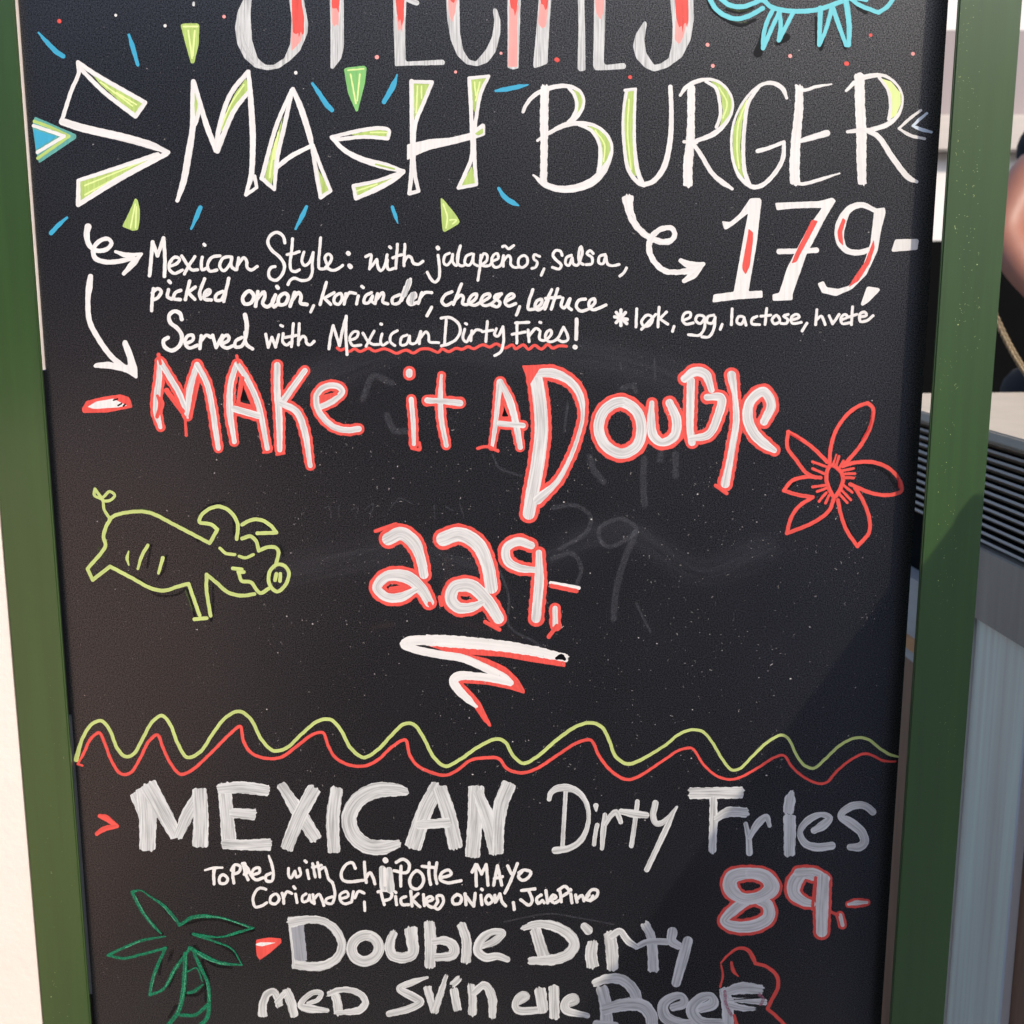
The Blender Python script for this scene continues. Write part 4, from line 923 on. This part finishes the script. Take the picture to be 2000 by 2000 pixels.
class Ink:
    def __init__(s): s.v = []; s.e = []; s.f = []; s.uv = []; s.mi = []; s.mats = []; s.k = 0
    def mat(s, c):
        if c not in s.mats: s.mats.append(c)
        return s.mats.index(c)
    def add(s, px, py, dz, u, v, e=.6):
        P = on_y(px, py, YB - .00012 - s.k * .000016 - dz); s.v.append(tuple(P)); s.uv.append((u, v)); s.e.append(e); return len(s.v) - 1
    def stroke(s, c, P, flat=False, amp=None):
        if c == 'b': P = [(x, y, w_ * .75) for x, y, w_ in P]
        m = s.mat(c); C = catmull(P); n = len(C)
        if n < 2: return
        s.k += 1; u0 = random.uniform(0, 30); v0 = random.uniform(0, 30)
        wl, wr = wob(0), wob(1); L = 0; prev = None; rows = []
        amp = amp or (1.0 if flat else .42)
        for i, (x, y, wd) in enumerate(C):
            a = C[max(0, i - 1)]; b = C[min(n - 1, i + 1)]
            tx, ty = b[0] - a[0], b[1] - a[1]; q = math.hypot(tx, ty) or 1; tx /= q; ty /= q
            if i: L += math.hypot(x - C[i - 1][0], y - C[i - 1][1])
            h = max(.5, wd / 2)
            hl = h + amp * wl(L); hr = h + amp * wr(L)
            rows.append((x, y, -ty, tx, hl, hr, L, tx, ty))
        T = max(L, 1)
        idx = []
        def vert(x, y, L_, off, e=1): return s.add(x, y, .000012 * max(0, min(1, L_ / T)), u0 + L_ * .001 * 1.0, v0 + off * .001, e)
        for (x, y, nx, ny, hl, hr, L_, tx, ty) in rows:
            idx.append((vert(x + nx * hl, y + ny * hl, L_, hl), vert(x, y, L_, 0, 0), vert(x - nx * hr, y - ny * hr, L_, -hr)))
        for a, b in zip(idx, idx[1:]):
            s.f.append((a[0], b[0], b[1], a[1])); s.mi.append(m)
            s.f.append((a[1], b[1], b[2], a[2])); s.mi.append(m)
        for end, sg in ((0, -1), (-1, 1)):
            x, y, nx, ny, hl, hr, L_, tx, ty = rows[end]; a = idx[end]
            if flat:
                K = 9; ring = [a[0]]
                for j in range(1, K):
                    o = hl + (-hr - hl) * j / K
                    e = (1.2 + random.uniform(0, 1) ** 2 * 5.0) * sg
                    if j in (1, K - 1): e *= .5
                    ring.append(vert(x + nx * o + tx * e, y + ny * o + ty * e, L_ + e, o))
                ring.append(a[2])
            else:
                K = 8; ring = [a[0]]
                for j in range(1, K):
                    t = math.pi * j / K; o = math.cos(t) * (hl if t < math.pi / 2 else hr); e = math.sin(t) * (hl + hr) / 2 * sg * .95
                    ring.append(vert(x + nx * o + tx * e, y + ny * o + ty * e, L_ + e, o))
                ring.append(a[2])
            for p_, q_ in zip(ring, ring[1:]):
                s.f.append((a[1], p_, q_)); s.mi.append(m)
    def fill(s, c, P):
        m = s.mat(c); s.k += 1; n = len(P)
        # round the corners a little and wobble the edge
        R = []
        for i in range(n):
            a, b, d = P[i - 1], P[i], P[(i + 1) % n]
            la = math.hypot(a[0] - b[0], a[1] - b[1]); ld = math.hypot(d[0] - b[0], d[1] - b[1])
            ra = min(2.6, la * .3) / max(la, 1e-6); rd = min(2.6, ld * .3) / max(ld, 1e-6)
            R.append((b[0] + (a[0] - b[0]) * ra, b[1] + (a[1] - b[1]) * ra))
            q = .25
            R.append((b[0] + ((a[0] - b[0]) * ra + (d[0] - b[0]) * rd) * q, b[1] + ((a[1] - b[1]) * ra + (d[1] - b[1]) * rd) * q))
            R.append((b[0] + (d[0] - b[0]) * rd, b[1] + (d[1] - b[1]) * rd))
        u0 = random.uniform(0, 30); W = []
        for i in range(len(R)):
            a, b = R[i], R[(i + 1) % len(R)]; l = math.hypot(a[0] - b[0], a[1] - b[1]); k = max(1, int(l / 5))
            for j in range(k):
                x = a[0] + (b[0] - a[0]) * j / k; y = a[1] + (b[1] - a[1]) * j / k
                if j: x += random.uniform(-.3, .3); y += random.uniform(-.3, .3)
                W.append((x, y))
        tri = tessellate_polygon([[Vector((x, y, 0)) for x, y in W]])
        ids = [s.add(x, y, 0, u0 + y * .001, x * .001) for x, y in W]
        for t in tri: s.f.append(tuple(ids[j] for j in t)); s.mi.append(m)
    def build(s, name, parent, label=None):
        if not s.f: return None
        me = bpy.data.meshes.new(name)
        # faces must look towards the reader (-Y)
        F = []
        for f in s.f:
            a, b, c = (Vector(s.v[i]) for i in f[:3]); nrm = (b - a).cross(c - a)
            if len(f) == 4 and nrm.length < 1e-14: nrm = (Vector(s.v[f[2]]) - a).cross(Vector(s.v[f[3]]) - a)
            F.append(f if nrm.y < 0 else tuple(reversed(f)))
        me.from_pydata(s.v, [], F)
        uv = me.uv_layers.new(name='UVMap')
        for lp in me.loops: uv.data[lp.index].uv = s.uv[lp.vertex_index]
        u2 = me.uv_layers.new(name='Edge')
        for lp in me.loops: u2.data[lp.index].uv = (s.e[lp.vertex_index], 0)
        for p_, m in zip(me.polygons, s.mi): p_.material_index = m
        o = link(name, me, [PM[c] for c in s.mats], parent)
        if label: o['label'] = label
        return o
def parse():
    tile = 'A'; cur = None; parts = []
    for line in DRAWING.strip().splitlines():
        line = line.strip()
        if not line: continue
        if line[0] == '@' and ' ' not in line: tile = line[1:]; continue
        if line[0] == '=':
            nm, _, lb = line[1:].partition('|'); cur = (nm, lb, []); parts.append(cur); continue
        tk = line.split(); c = tk[0]; i = 2
        if c == 'O': W0 = float(tk[1]); B0 = float(tk[2]); i = 3; flat = False
        elif tk[1] == 'F': W0 = None
        else: flat = tk[1].endswith('f'); W0 = float(tk[1].rstrip('f'))
        tl = tile; strokes = [[]]
        for t in tk[i:]:
            ox, oy, sz = TILES[tl]; sc = sz / 1932
            if t[0] == '@': tl = t[1:]; continue
            if t == ';': strokes.append([]); continue
            if t == '|': strokes.append([strokes[-1][-1]]); continue
            q = [float(v) for v in t.split(',')]
            wd = q[2] if len(q) > 2 else (W0 or 0)
            strokes[-1].append((ox + q[0] * sc, oy + q[1] * sc, wd * sc))
        strokes = [s_ for s_ in strokes if len(s_) > 1]
        sc = TILES[tile][2] / 1932
        for s_ in strokes:
            if c == 'O':
                cur[2].append((0, 'R', [(x, y, w_ + 1.7 * B0 * sc) for x, y, w_ in s_], False))
                cur[2].append((1, 'o', s_, False))
            elif W0 is None: cur[2].append((2, c, s_, None))
            else: cur[2].append((2, c, s_, flat))
    return parts
for nm, lb, prims in parse():
    if nm == 'ghost_writing':
        for j, (_, c, P, flat) in enumerate(prims):
            ink = Ink(); ink.k = -5 + j % 4; ink.stroke(c, P, flat); ink.build('ghost_stroke', panel)
        continue
    ink = Ink()
    for _, c, P, flat in sorted(prims, key=lambda t: t[0]):
        if flat is None: ink.fill(c, P)
        else: ink.stroke(c, P, flat, 1.25 if _ == 0 else None)
    ink.build(nm, panel, lb or None)

# dust and fibres on the board and on the frame
def flecks(name, n, y, region, mat, parent, rmin, rmax, hairs):
    bm = bmesh.new()
    for i in range(n):
        px = random.uniform(region[0], region[2]); py = random.uniform(region[1], region[3])
        r = random.uniform(rmin, rmax) * (2.0 if random.random() < .05 else 1)
        P = on_y(px, py, y); a = random.uniform(0, 6.28)
        if i < hairs:
            pts = []; x, z = P.x, P.z; an = a; L = random.uniform(.0007, .0016); cur = random.uniform(-.9, .9)
            for k in range(5): pts.append((x, z)); x += math.cos(an) * L / 2; z += math.sin(an) * L / 2; an += cur
            for (x0, z0), (x1, z1) in zip(pts, pts[1:]):
                d = Vector((x1 - x0, 0, z1 - z0)); q = Vector((-d.z, 0, d.x)).normalized() * r * .35
                A = Vector((x0, y - .0002, z0)); Bv = Vector((x1, y - .0002, z1))
                bm.faces.new([bm.verts.new(v) for v in (A - q, Bv - q, Bv + q, A + q)])
        else:
            K = 5; vs = []
            for k in range(K):
                t = a + 6.283 * k / K; rr = r * random.uniform(.6, 1.2)
                vs.append(bm.verts.new((P.x + math.cos(t) * rr * 1.2, P.y, P.z + math.sin(t) * rr)))
            top = bm.verts.new((P.x, P.y - r * .8, P.z))
            for k in range(K): bm.faces.new((vs[k], vs[(k + 1) % K], top))
    bmesh.ops.recalc_face_normals(bm, faces=bm.faces)
    me = bpy.data.meshes.new(name); bm.to_mesh(me); bm.free()
    o = link(name, me, mat, parent); prop(o, kind='stuff'); return o
flecks('dust', 2400, YB - .00002, (150, 20, 1730, 1980), M_DUST, panel, .00016, .00034, 120)
flecks('dust', 900, YB - .00002, (500, 780, 1730, 1560), M_DUST, panel, .00018, .00044, 110)
flecks('dust', 150, YF - .00002, (1865, 10, 1915, 700), M_POLLEN, strr, .00012, .0003, 12)
flecks('dust', 130, YF - .00002, (1830, 700, 1870, 1500), M_POLLEN, strr, .00010, .00025, 6)
flecks('dust', 60, YFL - .00002, (90, 1300, 150, 1990), M_POLLEN, stl, .00010, .00022, 2)

# ------------------------------------------------------------------ serving cabinet on the right, running away from the viewer
uh = on_z(780, 516.0 + 40, 0) - CAM; uh.z = 0; uh.normalize()        # direction of its long side
P0 = Vector((0.60, 0.30, 0)); NN = Vector((uh.y, -uh.x, 0))            # plane facing the sign
def cp(px, py): return on_plane(px, py, P0, NN)
ang = math.atan2(-uh.x, uh.y)                                           # rotation of local +Y onto uh
def loc(P):
    d = P - P0; return Vector((d.dot(NN), d.dot(uh), P.z))
cab = empty('serving_cabinet', (P0.x, P0.y, 0), 'steel serving cabinet with louvred vent under a beige top, right of the sign', 'cabinet')
cab.rotation_euler = (0, 0, ang)
MC = Matrix.Translation(P0) @ Matrix.Rotation(ang, 4, 'Z')
def cbox(name, a, b, mat, bev=0.0, parent=cab): return box(name, a, b, mat, parent, bev, MC)
ztop = loc(cp(1930, 834)).z; zlip = loc(cp(1930, 856)).z
zsl = loc(cp(1913, 1064)).z; zbar = loc(cp(1905, 1203)).z
yfar = loc(on_z(1960, 806, ztop)).y
ynear = -.35
yP0 = loc(cp(1905, 1203)).y; yP1 = loc(cp(2000, 1500)).y
cbox('top', (-.012, ynear, zlip), (.75, yfar + .262, ztop), M_BEIGE, .002)
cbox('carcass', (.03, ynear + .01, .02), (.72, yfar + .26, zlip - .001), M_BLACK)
NS = 13; pitch = (zlip - zsl) / NS
sm = None
for i in range(NS):
    z = zlip - pitch * (i + .55)
    bm = bmesh.new(); box_bm(bm, (-.002, ynear, -.0016), (.020, yfar + .25, .0016))
    bm.transform(Matrix.Rotation(math.radians(28), 4, 'Y'))
    if sm is None:
        sm = bpy.data.meshes.new('slat'); bm.to_mesh(sm); sm.materials.append(M_SLAT)
    bm.free()
    o = bpy.data.objects.new('slat', sm); COL.objects.link(o); o.parent = cab; o.location = (.004, 0, z)
cbox('crossbar', (-.006, ynear, zbar), (.028, yfar - .02, zsl), M_DARKSTEEL, .0015)
cbox('steel_panel', (.002, yP1 + .003, .03), (.028, yP0, zbar - .001), M_STEEL, .001)
cbox('edge_trim', (-.004, yP0 + .0005, .03), (.028, yP0 + .006, zbar - .001), M_WALLW, .0008)
cbox('edge_trim', (-.004, yP1 - .004, .03), (.028, yP1 + .0025, zbar - .001), M_WALLW, .0008)
cbox('wood_panel', (.006, ynear, .03), (.028, yP1 - .0045, zbar - .001), M_WOOD, .001)
# behind the steel panel, seen through the slit beside the board
q0 = yP0 + .012
cbox('post', (.0, q0, zbar - .12), (.028, yfar + .25, zbar - .001), M_TAN)
cbox('shelf_end', (-.004, q0, loc(cp(1775, 1265)).z), (.03, yfar + .25, loc(cp(1775, 1240)).z), M_ORANGE)
cbox('rear_panel', (.004, q0, .03), (.028, yfar + .25, loc(cp(1775, 1268)).z), M_WOOD)
cbox('rear_cupboard', (.01, yfar + .262, .02), (.5, yfar + .9, zbar - .14), M_WOOD)
def lathe(name, prof, seg, c, mat, parent=None, smooth=True):
    bm = bmesh.new(); R = []
    for r, z in prof:
        R.append([bm.verts.new((c[0] + r * math.cos(6.28318 * k / seg), c[1] + r * math.sin(6.28318 * k / seg), c[2] + z)) for k in range(seg)])
    for a, b in zip(R, R[1:]):
        for k in range(seg): bm.faces.new((a[k], a[(k + 1) % seg], b[(k + 1) % seg], b[k]))
    bm.faces.new(list(reversed(R[0]))); bm.faces.new(R[-1])
    me = bpy.data.meshes.new(name); bm.to_mesh(me); bm.free()
    return link(name, me, mat, parent, smooth)

# ------------------------------------------------------------------ kitchen wall behind the cabinet
YW = 2.3
wall = empty('kitchen_wall', (1.6, YW, 0), 'pale kitchen back wall with a tan shelf band, behind the person', 'wall')
def zat(py): return on_y(1980, py, YW).z
x0w, x1w = .62, 3.2
box('grey_panel', (x0w, YW, zat(228)), (x1w, YW + .05, zat(60)), M_GREYW, wall)
box('white_panel', (x0w, YW, zat(60) + .001), (x1w, YW + .05, 3.4), M_WALLW, wall)
box('shelf', (x0w, YW - .06, zat(298)), (x1w, YW + .05, zat(229)), M_TAN, wall, .004)
box('white_panel', (x0w, YW, zat(470)), (x1w, YW + .05, zat(299)), M_WALLW, wall)
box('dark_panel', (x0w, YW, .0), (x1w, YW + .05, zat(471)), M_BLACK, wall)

# ------------------------------------------------------------------ things left of and behind the sign
box('gap_post_strip', (sil - .02, -.0042, on_y(88, 722, 0).z), (xl - .0004, .012, ZT - .03), M_CREAM, sign)  # cream post from behind the sign, set forward in the gap to catch sun
lw = box('cream_wall', (-1.9, -.007, 0), (sol - .0022, .05, 2.1), M_CREAM)
prop(lw, 'bright cream wall panel standing flush beside the left edge of the sign', 'wall')
crate = empty('wooden_counter', (-.41, .16, 0), 'low tan counter with a dark cupboard, behind the left edge of the board', 'counter')
zc = on_y(140, 1400, .10).z
box('base', (-.47, .10, 0), (-.30, .30, zc), M_TAN, crate, .002)
box('upper_cupboard', (-.47, .105, zc + .001), (-.30, .30, on_y(88, 722, .10).z - .001), simple('dark_brown_laminate', (64, 50, 46), .5, .1, 6), crate)

# ------------------------------------------------------------------ unseen objects added to shade the sign and fill its reflections
warm = box('added_reflection_wall', (-1.2, -3.0, 0), (-.95, -.5, 1.15), M_PEACH)  # added out of view for the warm reflection on the left of the board
prop(warm, 'low peach wall left of the viewer, unseen, added to reflect warmly in the sign', 'wall')
# unseen screen added so that its upper edge throws the slanting shadow
A_ = on_y(1755, 1124, 0); XS = 0.62
zs = A_.z + (XS - A_.x) * .91 / .588
scr = empty('added_shade_screen', (XS, -1.0, 0), 'waist to shoulder high canvas screen, unseen, added right of the viewer to shade the sign', 'screen')
box('canvas', (XS, -1.85, .10), (XS + .008, -.40, zs), M_SCREEN, scr)
for y in (-1.875, -.40): box('pole', (XS - .002, y, 0), (XS + .022, y + .024, zs), M_DARKSTEEL, scr)
fac = empty('added_dark_house', (0, -13, 0), 'dark grey house front behind the viewer, unseen, added to keep sky out of the board reflections', 'house')  # added out of view to block the low sky mirrored in the board
box('wall', (-14, -13.4, 0), (14, -13, 6.0), M_FACADE, fac)
for i in range(9):
    for z in (1.1, 4.2):
        x = -12 + i * 3
        fr = box('window', (x - .6, -12.99, z), (x + .6, -12.95, z + 1.5), M_WALLW, fac)
        box('pane', (x - .52, -12.945, z + .08), (x + .52, -12.94, z + 1.42), M_GLASS, fr)

# ------------------------------------------------------------------ person behind the cabinet
def body(name, chain, edges, mat, parent, levels=2):
    me = bpy.data.meshes.new(name); me.from_pydata([c[:3] for c in chain], edges, [])
    o = bpy.data.objects.new(name, me); COL.objects.link(o)
    md = o.modifiers.new('skin', 'SKIN'); md.use_smooth_shade = True
    sv = me.skin_vertices[0].data
    for i, c in enumerate(chain):
        r = c[3]; sv[i].radius = (r, c[4] if len(c) > 4 else r); sv[i].use_root = (i == 0)
    s2 = o.modifiers.new('sub', 'SUBSURF'); s2.levels = s2.render_levels = levels
    me.materials.append(mat); o.parent = parent; return o
PY = .95
EL = on_y(1934, 455, PY); SH = on_y(2065, 290, PY + .05); HD = on_y(2065, 600, PY - .1)
per = empty('person', (0, 0, 0), 'person in black clothes with a gold chain strap, arm bent, behind the cabinet', 'person')
cx = SH.x + .16; by = PY + .06; zsd = SH.z
flesh = [(cx, by, .95, .13, .10), (cx, by, 1.15, .125, .095), (cx, by, zsd - .12, .15, .10), (cx, by, zsd + .02, .10, .07), (cx, by - .01, zsd + .09, .05),
         (cx, by - .02, zsd + .17, .075, .085), (cx, by - .02, zsd + .26, .075, .09),
         (SH.x + .02, by, zsd, .058), ((SH.x + EL.x) / 2, (by + EL.y) / 2, (SH.z + EL.z) / 2, .042), (EL.x + .02, EL.y, EL.z, .035), ((EL.x + HD.x) / 2, (EL.y + HD.y) / 2, (EL.z + HD.z) / 2, .031), (HD.x, HD.y, HD.z, .026),
         (cx + .17, by, zsd, .055), (cx + .24, by, zsd - .27, .042), (cx + .2, by - .15, zsd - .42, .028),
         (cx - .09, by, .86, .09), (cx - .1, by, .47, .06), (cx - .1, by, .06, .04), (cx + .09, by, .86, .09), (cx + .1, by, .47, .06), (cx + .1, by, .06, .04)]
ed = [(0, 1), (1, 2), (2, 3), (3, 4), (4, 5), (5, 6), (3, 7), (7, 8), (8, 9), (9, 10), (10, 11), (3, 12), (12, 13), (13, 14), (0, 15), (15, 16), (16, 17), (0, 18), (18, 19), (19, 20)]
body('body', flesh, ed, M_SKIN, per)
def fingers(base, dirv, side):
    for k in range(4):
        b = base + side * (.016 * (k - 1.5)); L = (.062, .072, .068, .052)[k]
        p1 = b + dirv * L * .5; p2 = b + dirv * L * .8 + Vector((0, -.006, -.012)); p3 = b + dirv * L * .92 + Vector((0, -.008, -.028))
        body('finger', [(*(b - dirv * .03), .009), (*p1, .0085), (*p2, .008), (*p3, .007)], [(0, 1), (1, 2), (2, 3)], M_SKIN, per, 1)
    b = base - side * .03 - dirv * .03
    body('thumb', [(*b, .011), (*(b - side * .018 + dirv * .025), .010), (*(b - side * .016 + dirv * .05), .008)], [(0, 1), (1, 2)], M_SKIN, per, 1)
dv = (HD - EL).normalized()
body('palm', [(*HD, .024), (*(HD + dv * .05), .034, .016), (*(HD + dv * .085), .032, .014)], [(0, 1), (1, 2)], M_SKIN, per, 1)
fingers(HD + dv * .10, dv, Vector((dv.z, 0, -dv.x)))
body('shirt', [(cx, by, .90, .15, .12), (cx, by, 1.15, .14, .11), (cx, by, zsd - .12, .165, .115), (cx, by, zsd, .12, .08), (SH.x, by, zsd, .07), ((SH.x * 2 + EL.x) / 3, by, (SH.z * 2 + EL.z) / 3, .062),
               (cx + .17, by, zsd, .07), (cx + .21, by, zsd - .15, .06)], [(0, 1), (1, 2), (2, 3), (3, 4), (4, 5), (3, 6), (6, 7)], M_CLOTH, per)
body('trousers', [(cx, by, .95, .14, .12), (cx - .09, by, .84, .10), (cx - .1, by, .47, .07), (cx - .1, by, .1, .06), (cx + .09, by, .84, .10), (cx + .1, by, .47, .07), (cx + .1, by, .1, .06)],
     [(0, 1), (1, 2), (2, 3), (0, 4), (4, 5), (5, 6)], M_TROUSER, per)
body('hair', [(cx, by + .02, zsd + .22, .085, .095), (cx, by + .02, zsd + .31, .08, .085)], [(0, 1)], M_HAIR, per)
bag = body('shoulder_bag', [(*on_y(2010, 700, PY - .02), .09, .05), (*on_y(2020, 860, PY - .02), .10, .055)], [(0, 1)], M_CLOTH, None)
prop(bag, 'black shoulder bag hanging on a gold chain at the hip of the person', 'bag')
ch = bmesh.new()
a = on_y(1932, 590, PY - .10); b = on_y(2015, 745, PY - .12); n = 34
for i in range(n):
    P = a.lerp(b, i / (n - 1)) + Vector((0, 0, -.008 * math.sin(math.pi * i / (n - 1))))
    d = (b - a).normalized(); R = d.to_track_quat('X', 'Y').to_matrix().to_4x4() @ Matrix.Rotation(math.radians(90 * (i % 2) + 20), 4, 'X')
    g0 = len(ch.verts); seg, sub = 12, 5; rows = []
    for k in range(seg):
        t = 6.28318 * k / seg; row = []
        for j in range(sub):
            s_ = 6.28318 * j / sub; rr = .0042 + .0013 * math.cos(s_)
            v = Vector((rr * math.cos(t) * 1.3, rr * math.sin(t), .0013 * math.sin(s_))); row.append(ch.verts.new((Matrix.Translation(P) @ R) @ v))
        rows.append(row)
    for k in range(seg):
        for j in range(sub):
            ch.faces.new((rows[k][j], rows[(k + 1) % seg][j], rows[(k + 1) % seg][(j + 1) % sub], rows[k][(j + 1) % sub]))
me = bpy.data.meshes.new('chain_strap'); ch.to_mesh(me); ch.free()
link('chain_strap', me, M_BRASS, bag, True)
